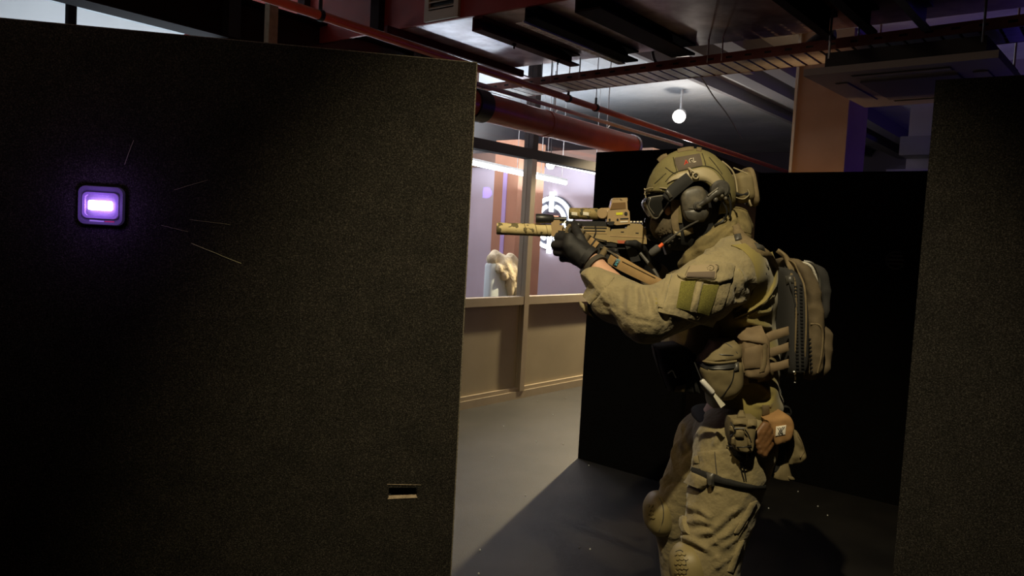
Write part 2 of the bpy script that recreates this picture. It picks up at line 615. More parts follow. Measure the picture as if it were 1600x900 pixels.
thread((252, 352), (294, 362), .0006)
thread((272, 297), (325, 281), .0006)
thread((296, 343), (360, 351), .0005)

# LED work light stuck on the left partition
fl = thing('flood_light', 'square LED lamp glowing violet-white on the left felt partition', 'lamp')
M_lampbody = mat('lilac_lamp_plastic', (0.10, 0.085, 0.13), rough=0.35, emit=(.35,.22,.75), estr=.03)  # faint emission puts the lens's bloom into the housing colour
M_lens = mat('violet_lens', (0.5, 0.4, 0.8), emit=(0.62, 0.36, 1.0), estr=26)
M_reflect = mat('lamp_bloom_cover', (0.2, 0.15, 0.3), rough=0.25, emit=(.45,.22,.95), estr=.14)  # emission here also stands in for bloom round the lens
FC = on_panel(160, 321.5, LA, LN)
def rrect(bm, c, w_, h_, rad, d0, d1, inner=None, nseg=6):
    """rounded-rectangle prism on the left partition, from depth d0 to d1 in front of it"""
    def loop(w_, h_, rad):
        out = []
        for qx, qz, a in ((1, 1, 0), (-1, 1, 90), (-1, -1, 180), (1, -1, 270)):
            for k in range(nseg + 1):
                an = math.radians(a + 90 * k / nseg)
                out.append(LD * (qx * (w_ / 2 - rad) + rad * math.cos(an)) + Vector((0, 0, qz * (h_ / 2 - rad) + rad * math.sin(an))))
        return out
    o = loop(w_, h_, rad)
    if inner is None:
        prism(bm, [c + q - LN * d0 for q in o], -LN * (d1 - d0))
    else:
        i_ = loop(*inner)
        n = len(o)
        V = [[bm.verts.new(c + q - LN * dd) for q in L_] for L_, dd in ((o, d0), (o, d1), (i_, d1), (i_, d0))]
        for a in range(4):
            for k in range(n):
                bm.faces.new((V[a][k], V[a][(k + 1) % n], V[(a + 1) % 4][(k + 1) % n], V[(a + 1) % 4][k]))
PX = FC.y / FPX
lamp('flood_light_glow', 'POINT', FC - LN * .10, .55, (0.40, 0.20, 1.0), size=.02)
bm = bmesh.new()
rrect(bm, FC, 66 * PX, 60 * PX, 11 * PX, 0.0, .012)
obj('housing', bm, M_lampbody, fl, bevel=.003)
bm = bmesh.new()
rrect(bm, FC, 64 * PX, 58 * PX, 10 * PX, .012, .020, inner=(56 * PX, 50 * PX, 8 * PX))
obj('bumper', bm, M_lampbody, fl, bevel=.002)
bm = bmesh.new()
rrect(bm, FC, 52 * PX, 40 * PX, 8 * PX, .012, .022, inner=(44 * PX, 32 * PX, 5 * PX))
obj('reflector_frame', bm, M_reflect, fl, bevel=.0015)
bm = bmesh.new()
rrect(bm, FC, 33 * PX, 14.5 * PX, 2.5 * PX, .012, .027)
obj('lens', bm, M_lens, fl)
tx = LD
text('caption', 'WORK', 5.5 * PX, FC - Vector((0, 0, 26.5 * PX)) - LD * 9 * PX - LN * .0165, LD, Vector((0, 0, 1)), M_white, fl, sx=1.3) if False else None
bm = bmesh.new()
prism(bm, [FC + LD * a * PX + Vector((0, 0, b * PX)) - LN * .0135 for a, b in ((-16, -25), (5, -25.5), (5, -23.3), (-16, -22.6))], -LN * .0008)
obj('pale_caption_strip', bm, M_white, fl)
bm = bmesh.new()
prism(bm, [FC + LD * a * PX + Vector((0, 0, b * PX)) - LN * .0135 for a, b in ((6, -25.5), (20, -25.5), (20, -22.8), (6, -23.2))], -LN * .0008)
obj('red_caption_strip', bm, mat('red_caption', (0.55, 0.03, 0.06), rough=0.5), fl)

# round emblem on the black partition at the right
d = ray(1400, 407)
EC = CAMP + d * ((EA_ - CAMP).dot(EN_) / d.dot(EN_))
em = thing('wall_emblem', 'faint round grey emblem on the black partition at the right', 'emblem')
M_embl = mat('dull_grey_print', (0.022, 0.022, 0.022), rough=0.8)
ePX = EC.y / FPX
for zz, ww in ((7, 9), (1, 12), (-5, 11)):
    bm = bmesh.new()
    obox(bm, EC + Vector((0, 0, zz * ePX)) - EN_ * .003, ED_, EN_, Vector((0, 0, 1)), ww * ePX, .002, 1.8 * ePX)
    obj('bar', bm, M_embl, em, bevel=.001)
bm = bmesh.new()
tube(bm, [EC + ED_ * (math.cos(math.radians(a)) * 14 * ePX) + Vector((0, 0, math.sin(math.radians(a)) * 13 * ePX)) - EN_ * .003 for a in range(60, 340, 14)], 1.5 * ePX, 6)
obj('ring', bm, M_embl, em)

# ---- tall pale stand with cream cloth behind the glass
def stand_pt(px, py):
    return room_pt(px, py, GS - .75)
# ================================================================== SDF modelling kit


class Field:
    """signed distance samples on a grid; primitives are blended in"""

    def __init__(self, lo, hi, h):
        self.lo = np.array(lo, float)
        self.h = h
        n = np.ceil((np.array(hi, float) - self.lo) / h).astype(int) + 1
        self.n = n
        self.F = np.full(n, 0.2, np.float32)
        self.ax = [self.lo[i] + h * np.arange(n[i]) for i in range(3)]

    def _sub(self, lo, hi):
        i0 = np.maximum(0, np.floor((np.array(lo) - self.lo) / self.h).astype(int))
        i1 = np.minimum(self.n, np.ceil((np.array(hi) - self.lo) / self.h).astype(int) + 1)
        sl = tuple(slice(a, max(a, b)) for a, b in zip(i0, i1))
        X, Y, Z = np.meshgrid(*[self.ax[i][sl[i]] for i in range(3)], indexing='ij', sparse=True)
        return sl, X, Y, Z

    def _add(self, sl, d, k):
        a = self.F[sl]
        if a.size == 0:
            return
        if k > 0:
            hh = np.clip(0.5 + 0.5 * (a - d) / k, 0, 1)
            self.F[sl] = a * (1 - hh) + d * hh - k * hh * (1 - hh)
        else:
            self.F[sl] = np.minimum(a, d)

    def cap(self, a, ra, b, rb, k=0.02, ys=1.0, cut=None):
        """tapered capsule; ys widens it in depth; cut=(point, normal) trims an end flat"""
        a, b = np.array(a, float), np.array(b, float)
        m = max(ra, rb) * max(1, ys) + k + 0.03
        sl, X, Y, Z = self._sub(np.minimum(a, b) - m, np.maximum(a, b) + m)
        ab = b - a
        L2 = ab.dot(ab) + 1e-9
        t = np.clip(((X - a[0]) * ab[0] + (Y - a[1]) * ab[1] + (Z - a[2]) * ab[2]) / L2, 0, 1)
        d = np.sqrt((X - a[0] - t * ab[0]) ** 2 + ((Y - a[1] - t * ab[1]) / ys) ** 2 + (Z - a[2] - t * ab[2]) ** 2) - (ra + (rb - ra) * t)
        if cut is not None:
            c, n = cut
            d = np.maximum(d, (X - c[0]) * n[0] + (Y - c[1]) * n[1] + (Z - c[2]) * n[2])
        self._add(sl, d, k)

    def chain(self, pts, rads, k=0.02, ys=1.0):
        for i in range(len(pts) - 1):
            self.cap(pts[i], rads[i], pts[i + 1], rads[i + 1], k, ys)

    def ell(self, c, r, k=0.02, rot=0.0, carve=False, p=2.0):
        """ellipsoid (p=2) or rounded box (p>2), turned about the depth axis by rot degrees"""
        c = np.array(c, float)
        r = np.array(r, float)
        m = max(r) + k + 0.03
        sl, X, Y, Z = self._sub(c - m, c + m)
        ca, sa = math.cos(math.radians(rot)), math.sin(math.radians(rot))
        x, z = (X - c[0]) * ca + (Z - c[2]) * sa, -(X - c[0]) * sa + (Z - c[2]) * ca
        y = Y - c[1]
        q = (np.abs(x / r[0]) ** p + np.abs(y / r[1]) ** p + np.abs(z / r[2]) ** p) ** (1.0 / p)
        g = np.sqrt((x / r[0] ** 2) ** 2 + (y / r[1] ** 2) ** 2 + (z / r[2] ** 2) ** 2) + 1e-6
        d = (q - 1) * np.minimum(min(r) * 1.6 + 0 * q, q / g if p == 2.0 else min(r) * 1.2 + 0 * q)
        if carve:
            a = self.F[sl]
            hh = np.clip(0.5 + 0.5 * (-d - a) / max(k, 1e-4), 0, 1)
            self.F[sl] = a * (1 - hh) - d * hh + k * hh * (1 - hh)
        else:
            self._add(sl, d, k)

    def halfspace(self, c, n):
        """keep only the side the normal points away from"""
        X, Y, Z = np.meshgrid(*self.ax, indexing='ij', sparse=True)
        self.F = np.maximum(self.F, (X - c[0]) * n[0] + (Y - c[1]) * n[1] + (Z - c[2]) * n[2]).astype(np.float32)

    def net(self):
        """surface nets: vertices and quads of the zero level"""
        F = self.F
        F[0], F[-1] = 1, 1
        F[:, 0], F[:, -1] = 1, 1
        F[:, :, 0], F[:, :, -1] = 1, 1
        I = F < 0
        c = np.zeros(tuple(self.n - 1), np.int8)
        offs = [(i, j, k) for i in (0, 1) for j in (0, 1) for k in (0, 1)]
        N = self.n - 1
        for o in offs:
            c += I[o[0]:o[0] + N[0], o[1]:o[1] + N[1], o[2]:o[2] + N[2]]
        act = np.argwhere((c > 0) & (c < 8))
        idx = np.full(tuple(N), -1, np.int64)
        idx[act[:, 0], act[:, 1], act[:, 2]] = np.arange(len(act))
        val = {o: F[act[:, 0] + o[0], act[:, 1] + o[1], act[:, 2] + o[2]] for o in offs}
        s = np.zeros((len(act), 3))
        cnt = np.zeros(len(act))
        for a in offs:
            for ax in range(3):
                if a[ax] == 0:
                    b = list(a)
                    b[ax] = 1
                    b = tuple(b)
                    va, vb = val[a], val[b]
                    x = (va < 0) != (vb < 0)
                    t = np.where(x, va / (va - vb + 1e-12), 0)
                    p = np.array(a, float)[None, :].repeat(len(act), 0)
                    p[:, ax] += t
                    s[x] += p[x]
                    cnt[x] += 1
        v = self.lo + self.h * (act + s / cnt[:, None])
        quads = []
        for ax in range(3):
            u, w_ = (ax + 1) % 3, (ax + 2) % 3
            A = np.take(I, range(0, self.n[ax] - 1), ax)
            B = np.take(I, range(1, self.n[ax]), ax)
            for flip, mask in ((0, A & ~B), (1, ~A & B)):
                e = np.argwhere(mask)
                e = e[(e[:, u] > 0) & (e[:, w_] > 0) & (e[:, u] < N[u]) & (e[:, w_] < N[w_])]
                def q(du, dw):
                    f = e.copy()
                    f[:, u] -= du
                    f[:, w_] -= dw
                    return idx[f[:, 0], f[:, 1], f[:, 2]]
                Q = np.stack([q(1, 1), q(0, 1), q(0, 0), q(1, 0)], 1)
                if flip:
                    Q = Q[:, ::-1]
                quads.append(Q)
        Q = np.concatenate(quads)
        Q = Q[(Q >= 0).all(1)]
        return v, Q


def vnormals(v, Q):
    n = np.cross(v[Q[:, 2]] - v[Q[:, 0]], v[Q[:, 3]] - v[Q[:, 1]])
    vn = np.zeros_like(v)
    for k in range(4):
        for a in range(3):
            vn[:, a] += np.bincount(Q[:, k], n[:, a], len(v))
    return vn / (np.linalg.norm(vn, axis=1)[:, None] + 1e-12)


def relax(v, Q, it=2, lam=0.5):
    for _ in range(it):
        s = np.zeros_like(v)
        c = np.zeros(len(v))
        for k in range(4):
            a, b = Q[:, k], Q[:, (k + 1) % 4]
            for x in range(3):
                s[:, x] += np.bincount(a, v[b, x], len(v)) + np.bincount(b, v[a, x], len(v))
            c += np.bincount(a, minlength=len(v)) + np.bincount(b, minlength=len(v))
        v = v + lam * (s / np.maximum(c, 1)[:, None] - v)
    return v


def to_mesh(name, v, Q):
    me = bpy.data.meshes.new(name)
    me.vertices.add(len(v))
    me.vertices.foreach_set('co', np.asarray(v, np.float32).ravel())
    me.loops.add(len(Q) * 4)
    me.loops.foreach_set('vertex_index', Q.ravel().astype(np.int32))
    me.polygons.add(len(Q))
    me.polygons.foreach_set('loop_start', np.arange(0, len(Q) * 4, 4, dtype=np.int32))
    me.polygons.foreach_set('loop_total', np.full(len(Q), 4, np.int32))
    me.update(calc_edges=True)
    me.validate()
    me.polygons.foreach_set('use_smooth', [True] * len(me.polygons))
    return me


def bvh_of(v, Q):
    return BVHTree.FromPolygons([tuple(x) for x in v], [tuple(int(i) for i in q) for q in Q])


def cast(bvhs, px, py):
    """nearest hit of the sight line through a photo point on any of the surfaces"""
    d = ray(px, py).normalized()
    best = None
    for b in bvhs:
        loc, nrm, i, dist = b.ray_cast(CAMP, d)
        if loc is not None and (best is None or dist < best[2]):
            best = (loc, nrm, dist)
    return best


def folds(v, Q, bvhs, specs, noise_amp=0.0, noise_scale=9.0, seed=0.0, aniso=(1, 1, 1)):
    """raise or sink cloth folds along lines; spec = (photo points, width m, height m)"""
    vn = vnormals(v, Q)
    off = np.zeros(len(v))
    for pts, wd, ht in specs:
        P3 = []
        for a, b in zip(pts[:-1], pts[1:]):
            m = max(2, int(math.hypot(b[0] - a[0], b[1] - a[1]) / 6))
            for k in range(m):
                h_ = cast(bvhs, a[0] + (b[0] - a[0]) * k / m, a[1] + (b[1] - a[1]) * k / m)
                if h_:
                    P3.append(h_[0])
        if len(P3) < 2:
            continue
        P3 = np.array(P3)
        lo, hi = P3.min(0) - 3 * wd, P3.max(0) + 3 * wd
        sel = np.where(((v > lo) & (v < hi)).all(1))[0]
        if len(sel) == 0:
            continue
        vs = v[sel]
        d2 = np.full(len(sel), 1e9)
        tt_ = np.zeros(len(sel))
        for i in range(len(P3) - 1):
            ab = P3[i + 1] - P3[i]
            t = np.clip(((vs - P3[i]) @ ab) / (ab @ ab + 1e-12), 0, 1)
            q = ((vs - P3[i] - t[:, None] * ab) ** 2).sum(1)
            m = q < d2
            d2[m] = q[m]
            tt_[m] = (i + t[m]) / (len(P3) - 1)
        taper = np.clip(np.minimum(tt_, 1 - tt_) * 5 + 0.25, 0, 1)
        off[sel] += ht * np.exp(-d2 / (2 * (wd * .5) ** 2)) * taper
    if noise_amp:
        for i in range(len(v)):
            p = Vector((v[i, 0] * aniso[0] + seed, v[i, 1] * aniso[1], v[i, 2] * aniso[2])) * noise_scale
            n1 = noise.noise(p)
            off[i] += noise_amp * (1 - 2 * abs(n1) ** .7) * (0.6 + noise.noise(p * 0.37)) + noise_amp * .35 * noise.noise(p * 2.3)
    return v + vn * off[:, None]


def sdf_obj(name, fld, m, parent=None, specs=(), namp=0.0, nscale=9.0, seed=0.0, it=1, aniso=(1, 1, 1)):
    v, Q = fld.net()
    v = relax(v, Q, it)
    if specs or namp:
        b = bvh_of(v, Q)
        v = folds(v, Q, [b], specs, namp, nscale, seed, aniso)
    me = to_mesh(name, v, Q)
    o = link(name, me, m, parent)
    return o, bvh_of(v, Q)


def smooth_rows(rows, nv):
    """rows of ((xl,yl),(xr,yr)) resampled along their length by Catmull-Rom"""
    A = curve_pts([Vector((a[0], a[1], 0)) for a, b in rows], 12)
    B = curve_pts([Vector((b[0], b[1], 0)) for a, b in rows], 12)
    out = []
    for k in range(nv + 1):
        f = k / nv * (len(A) - 1)
        i = min(int(f), len(A) - 2)
        out.append((A[i].lerp(A[i + 1], f - i), B[i].lerp(B[i + 1], f - i)))
    return out


def patch(name, rows, base, thick, m, parent=None, nu=8, nv=8, p=6.0, lift=0.0, wr=0.0, wscale=30.0, seed=0.0,
          flat=0.0, sink=0.012, linear=False, back=None, smooth=True, seam=None):
    """a cloth, webbing or moulded piece lying on a surface (list of BVHs) or standing at a depth (number):
    rows give its outline as seen in the photo, thick its own thickness, p how boxy its edges are"""
    if linear:
        rr = []
        n = len(rows) - 1
        for k in range(nv + 1):
            f = k / nv * n
            i = min(int(f), n - 1)
            a0, b0 = [Vector((*q, 0)) for q in rows[i]]
            a1, b1 = [Vector((*q, 0)) for q in rows[i + 1]]
            rr.append((a0.lerp(a1, f - i), b0.lerp(b1, f - i)))
    else:
        rr = smooth_rows(rows, nv)
    G = np.zeros((nv + 1, nu + 1, 3))
    NN = np.zeros((nv + 1, nu + 1, 3))
    ok = np.zeros((nv + 1, nu + 1), bool)
    dep = np.zeros((nv + 1, nu + 1))
    PXY = {}
    for j in range(nv + 1):
        for i in range(nu + 1):
            q = rr[j][0].lerp(rr[j][1], i / nu)
            PXY[j, i] = (q.x, q.y)
            if isinstance(base, (int, float)):
                G[j, i] = P(q.x, q.y, base)
                NN[j, i] = (0, -1, 0)
                ok[j, i] = True
                dep[j, i] = base
            else:
                h_ = cast(base, q.x, q.y)
                if h_ and h_[1].dot(ray(q.x, q.y)) < 0:
                    G[j, i] = h_[0]
                    NN[j, i] = h_[1]
                    ok[j, i] = True
                    dep[j, i] = h_[0].y
    if not ok.any():
        print('OFF', name)
        j, i = nv // 2, nu // 2
        q = P(*PXY[j, i], 2.42)
        best = min((b.find_nearest(q) for b in base), key=lambda r: r[3])
        dep[j, i] = best[0].y - .004
        NN[j, i] = (0, -1, 0)
        ok[j, i] = True
    md = np.median(dep[ok])
    far = ok & (dep > md + 0.16)
    ok &= ~far
    # points off the silhouette carry on from their nearest neighbours on it
    K = np.argwhere(ok)
    for j in range(nv + 1):
        for i in range(nu + 1):
            if not ok[j, i]:
                dd = ((K - (j, i)) ** 2).sum(1)
                kk = K[np.argsort(dd)[:4]]
                dep[j, i] = np.mean([dep[a, b] for a, b in kk]) + 0.004 * math.sqrt(dd.min())
                NN[j, i] = np.mean([NN[a, b] for a, b in kk], axis=0)
                G[j, i] = P(*PXY[j, i], dep[j, i])
    # even out depth so that the piece bridges small folds
    for _ in range(4):
        d2 = np.pad(dep, 1, mode='edge')
        dep = 0.5 * dep + 0.125 * (d2[:-2, 1:-1] + d2[2:, 1:-1] + d2[1:-1, :-2] + d2[1:-1, 2:])
    if flat:
        dep = dep * (1 - flat) + dep.mean() * flat
    for j in range(nv + 1):
        for i in range(nu + 1):
            G[j, i] = P(*PXY[j, i], dep[j, i])
    for _ in range(3):
        n2 = np.pad(NN, ((1, 1), (1, 1), (0, 0)), mode='edge')
        NN = 0.4 * NN + 0.15 * (n2[:-2, 1:-1] + n2[2:, 1:-1] + n2[1:-1, :-2] + n2[1:-1, 2:])
    mean = NN.mean((0, 1))
    NN = NN * .5 + mean * .5
    NN /= np.linalg.norm(NN, axis=2)[..., None] + 1e-9
    U = np.abs(2 * np.arange(nu + 1) / nu - 1)
    V = np.abs(2 * np.arange(nv + 1) / nv - 1)
    prof = (1 - np.minimum(U, 1) ** p)[None, :] ** (1 / p) * (1 - np.minimum(V, 1) ** p)[:, None] ** (1 / p)
    T = np.zeros_like(dep)
    for j in range(nv + 1):
        for i in range(nu + 1):
            e = thick * (0.25 + 0.75 * prof[j, i]) + lift
            if wr:
                q = Vector(G[j, i]) * wscale + Vector((seed, 0, 0))
                e += wr * (noise.noise(q) + .5 * noise.noise(q * 2.1)) * (0.3 + 0.7 * prof[j, i])
            T[j, i] = e
    if seam:
        for axis, f, wd, dp in seam:
            for j in range(nv + 1):
                for i in range(nu + 1):
                    x = (i / nu if axis == 'u' else j / nv) - f
                    T[j, i] -= dp * math.exp(-(x / wd) ** 2)
    top = G + NN * T[..., None]
    bot = G - NN * (sink - lift if back is None else back)
    nvtx = (nu + 1) * (nv + 1)
    verts = np.concatenate([top.reshape(-1, 3), bot.reshape(-1, 3)])
    idx = np.arange(nvtx).reshape(nv + 1, nu + 1)
    faces = []
    for j in range(nv):
        for i in range(nu):
            a, b, c, d = idx[j, i], idx[j, i + 1], idx[j + 1, i + 1], idx[j + 1, i]
            faces.append((a, d, c, b))
            faces.append((a + nvtx, b + nvtx, c + nvtx, d + nvtx))
    rim = [idx[0, i] for i in range(nu + 1)] + [idx[j, nu] for j in range(1, nv + 1)] + [idx[nv, i] for i in range(nu - 1, -1, -1)] + [idx[j, 0] for j in range(nv - 1, 0, -1)]
    for k in range(len(rim)):
        a, b = rim[k], rim[(k + 1) % len(rim)]
        faces.append((a, b, b + nvtx, a + nvtx))
    me = bpy.data.meshes.new(name)
    me.from_pydata([tuple(x) for x in verts], [], [tuple(int(i) for i in f) for f in faces])
    bm = bmesh.new()
    bm.from_mesh(me)
    bmesh.ops.recalc_face_normals(bm, faces=bm.faces)
    bm.to_mesh(me)
    bm.free()
    o = link(name, me, m, parent, smooth)
    if smooth:
        me.set_sharp_from_angle(angle=math.radians(48))
    return o


def bvh_obj(o):
    me = o.data
    return BVHTree.FromPolygons([v.co.copy() for v in me.vertices], [tuple(p.vertices) for p in me.polygons])


def strap(name, line, wpx, base, m, parent=None, thick=.004, n=None, lift=.001, nu=3, p=8.0, sink=.006):
    """webbing of width wpx along a photo polyline"""
    rows = []
    for i, q in enumerate(line):
        a = line[max(i - 1, 0)]
        b = line[min(i + 1, len(line) - 1)]
        dx, dy = b[0] - a[0], b[1] - a[1]
        L_ = math.hypot(dx, dy)
        wx = wpx[i] if isinstance(wpx, (list, tuple)) else wpx
        nx, ny = dy / L_ * wx / 2, -dx / L_ * wx / 2
        rows.append(((q[0] + nx, q[1] + ny), (q[0] - nx, q[1] - ny)))
    ln = sum(math.hypot(b[0] - a[0], b[1] - a[1]) for a, b in zip(line[:-1], line[1:]))
    return patch(name, rows, base, thick, m, parent, nu=nu, nv=n or max(4, int(ln / 5)), p=p, lift=lift, sink=sink)


def cord(name, line, base, rad, m, parent=None, lift=.002, n=6, seg=5):
    pts = []
    for q in line:
        if len(q) == 3:
            pts.append(P(*q))
        else:
            h_ = cast(base, *q)
            pts.append(h_[0] + h_[1] * lift if h_ else (P(q[0], q[1], pts[-1].y) if pts else P(q[0], q[1], 2.45)))
    return tubeo(name, curve_pts(pts, seg), rad, m, parent, n)


def ext(name, poly, Yc, hw, m, parent=None, bevel=.002, seg=2, smooth=False, ax=None):
    """moulded part: side outline at depth Yc, 2*hw wide"""
    bm = bmesh.new()
    ax = ax or Vector((0, 1, 0))
    prism(bm, [P(x, y, Yc) - ax * hw for x, y in poly], ax * (2 * hw))
    return obj(name, bm, m, parent, bevel=bevel, seg=seg, smooth=smooth)


def cyl(name, a, b, r, m, parent=None, n=20, prof=None):
    """turned part from a to b; prof = [(t, radius)...]"""
    a, b = Vector(a), Vector(b)
    prof = prof or [(0, r), (1, r)]
    bm = bmesh.new()
    tube(bm, [a.lerp(b, t) + (b - a).normalized() * (i * 1e-6) for i, (t, _) in enumerate(prof)], [q for _, q in prof], n)
    return obj(name, bm, m, parent, smooth=True)


def ball(name, c, r, m, parent=None, sc=(1, 1, 1), seg=16, rot=0):
    bm = bmesh.new()
    M = Matrix.Translation(Vector(c)) @ Matrix.Rotation(math.radians(rot), 4, 'Y') @ Matrix.Diagonal((sc[0], sc[1], sc[2], 1))
    bmesh.ops.create_uvsphere(bm, u_segments=seg, v_segments=seg // 2 + 2, radius=r, matrix=M)
    return obj(name, bm, m, parent, smooth=True)


# ================================================================== CEILING KIT
ZP = 2.75
s_l, t_f = st(PZ(628, 49, ZP))
t_f = st(PZ(720, 28, ZP))[1]
t_b = st(PZ(960, 87, ZP))[1]
duct = thing('duct_box', 'big red overhead duct with a stained lilac underside, louvred grille on its end', 'duct')
bm = bmesh.new()
boxr(bm, s_l, -1.35, t_f + .02, t_b, ZP, ZP + .02)
obj('underside_sheet', bm, M_plate, duct)
bm = bmesh.new()
boxr(bm, -1.35, 2.3, t_f + .02, t_b, ZP, ZP + .02)
obj('underside_sheet', bm, M_plate_b, duct)['label'] = 'rust-brown underside sheet'
rbox('end_face', s_l - 2.2, 2.3, t_f, t_f + .02, ZP, CEIL - .01, M_red, duct)
rbox('side_face', s_l, s_l + .02, t_f + .02, t_b, ZP + .02, CEIL - .01, M_red, duct)
rbox('far_face', s_l + .02, 2.3, t_b - .02, t_b, ZP + .02, CEIL - .01, M_red, duct)
# posts on the red face
for px in (470, 585):
    d = ray(px, 30)
    q = CAMP + d * ((t_f - .04) / d.dot(A1))
    s0 = st(q)[0]
    rbox('stiffener', s0 - .03, s0 + .05, t_f - .05, t_f - .002, ZP + (.0 if px > 500 else -.05), CEIL - .01, M_darkbeam, duct)
# grille
def face_pt(px, py):
    d = ray(px, py)
    return CAMP + d * ((t_f - .01) / d.dot(A1))
g0, g1 = face_pt(664, 38), face_pt(717, 27)
gs0, gs1, gz0 = st(g0)[0], st(g1)[0], ZP + .005
gh = .46
M_grille = mat('beige_grille', (0.42, 0.34, 0.25), rough=0.5)
bm = bmesh.new()
fw = .036
for a, b, c, d in ((gs0, gs0 + fw, gz0, gz0 + gh), (gs1 - fw, gs1, gz0, gz0 + gh), (gs0 + fw, gs1 - fw, gz0, gz0 + .06), (gs0 + fw, gs1 - fw, gz0 + gh - .05, gz0 + gh)):
    boxr(bm, a, b, t_f - .022, t_f - .001, c, d)
gr = obj('grille_frame', bm, M_grille, duct)
rbox('grille_backing', gs0 + fw, gs1 - fw, t_f - .006, t_f - .001, gz0 + .06, gz0 + gh - .05, M_blackpl, gr)
for k in range(9):
    bm = bmesh.new()
    obox(bm, R3((gs0 + gs1) / 2, t_f - .013, gz0 + .078 + k * .037), A2, (A1 + Vector((0, 0, .9))).normalized(), (Vector((0, 0, 1)) - A1 * .9).normalized(), (gs1 - gs0) / 2 - fw, .011, .0025)
    obj('louvre', bm, M_grille, gr)

# channel beams slung under the duct
def beam(px, py, z0, label, m, wd, t0, t1=None, h=None, zt=None):
    """steel channel along A1 whose far lower end shows at px, py"""
    s0, te = st(PZ(px, py, z0))
    t1 = t1 or te
    zt = zt or ZP - .002
    th = thing('channel_beam', label, 'beam', None)
    bm = bmesh.new()
    boxr(bm, s0 - wd, s0 - wd + .012, t0, t1, z0, zt)
    boxr(bm, s0 - wd + .012, s0, t0, t1, zt - .012, zt)
    obj('web', bm, m, th)
    bm = bmesh.new()
    boxr(bm, s0 - wd + .012, s0, t0, t1, z0, z0 + .012)
    obj('flange', bm, m, th)
    return th, s0, t1
b1, s1_, t1_ = beam(905, 103, 2.67, 'dark red channel beam under the duct, nearest the grille', M_redbeam, .075, t_f + .02)
for k in (.35, .8):
    tq = t_f + (t1_ - t_f) * k
    bm = bmesh.new()
    tube(bm, [R3(s1_ - .03, tq, 2.658), R3(s1_ - .03, tq, 2.67)], .014, 6)
    tube(bm, [R3(s1_ - .03, tq, 2.64), R3(s1_ - .03, tq, 2.66)], .006, 6)
    obj('bolt', bm, M_darkbeam, b1)
M_bb = mat('matt_black_steel', (.006, .006, .008), rough=.9, spec=.1)
b2, s2_, t2_ = beam(997, 96, 2.68, 'black channel beam under the duct with a bright slotted lower edge', M_bb, .09, t_f + .02)
# slotted strip along its lower edge: two rails and rungs
M_slot = mat('bright_zinc', (0.85, 0.92, 0.94), rough=0.35, metal=0.0)
sl_ = rbox('slotted_strip', s2_ - .104, s2_ - .096, t_f + .02, t2_, 2.672, 2.685, M_slot, b2)
rbox('slotted_strip', s2_ - .150, s2_ - .142, t_f + .02, t2_, 2.672, 2.676, M_slot, b2)
nr = 34
bm0 = None
for k in range(nr):
    tq = t_f + .03 + (t2_ - t_f - .04) * k / (nr - 1)
    if bm0 is None:
        r0 = rbox('strip_rung', -.021, .021, -.010, .010, 2.672, 2.676, M_slot, b2)
        bm0 = r0.data
        o = r0
    else:
        o = bpy.data.objects.new('strip_rung', bm0)
        COL.objects.link(o)
        o.parent = b2
    o.location = R3(s2_ - .123, tq, 0)
b3, s3_, t3_ = beam(1086, 86, 2.68, 'wide dark channel beam crossing under the duct at the frame top', M_darkbeam, .16, t_f + .02)
M_lit = mat('raw_bright_edge', (0.75, 0.70, 0.62), rough=0.4)
beam(1306, 62, 2.62, 'dark purple-lit channel beam third from the right at the ceiling', M_darkbeam, .05, t_f - .3)
beam(1371, 52, 2.62, 'dark purple-lit channel beam second from the right at the ceiling', M_darkbeam, .05, t_f - .3)
beam(1455, 48, 2.62, 'pale-edged thin channel beam rightmost at the ceiling', mat('grey_channel', (0.12, 0.12, 0.14), rough=.5), .04, t_f - .4)
# flange strips at the duct's left edge
dl = thing('duct_flange', 'thin lilac flange strip hung beside the left edge of the red duct', 'flange')
s4, t4 = st(PZ(607, 53, ZP - .02))
rbox('strip', s4 - .02, s4 + .06, t4, t_b + .35, ZP - .03, ZP - .02, M_plate, dl)
rbox('lip', s4 + .075, s4 + .10, t4 - .1, t_b + .1, ZP - .05, ZP - .002, M_redbeam, dl)

# long dark rails and pipes that run along the room (direction A1)
def along(px, py, z):
    return st(PZ(px, py, z))[0]
zr = 2.56
s5 = along(745, 104, zr)
sp = thing('sprinkler_pipe', 'thin red-brown sprinkler pipe running away overhead, with clamps', 'pipe')
pts = [PZ(418, -8, zr), PZ(745, 106, zr), PZ(930, 168, zr), PZ(1042, 208, zr)]
pd_ = (pts[2] - pts[1]).normalized()
p_a = pts[1] - pd_ * 4.2
p_b = pts[1] + pd_ * 7.5
tubeo('pipe', [p_a, p_b], .024, M_pipe, sp, 14)
def clamp_at(px, py, parent, r, top=True):
    d = ray(px, py)
    # nearest point on the pipe line to the sight line
    w0 = CAMP - p_a
    a, b, c = d.dot(d), d.dot(pd_), 1.0
    e, f = d.dot(w0), pd_.dot(w0)
    tq = (a * f - b * e) / (a * c - b * b)
    q = p_a + pd_ * tq
    bm = bmesh.new()
    tube(bm, [q - pd_ * .012, q + pd_ * .012], r, 14)
    tube(bm, [q + Vector((0, 0, r * .8)), q + Vector((0, 0, r + .045))], .010, 8)
    c_ = obj('clamp', bm, M_blackpl, parent, smooth=True)
    bm = bmesh.new()
    tube(bm, [q + Vector((0, 0, r + .04)), Vector((q.x, q.y, CEIL))], .004, 6)
    obj('hanger_rod', bm, M_steel, parent)
clamp_at(931, 167, sp, .032)
clamp_at(888, 153, sp, .030)
clamp_at(500, 25, sp, .03)

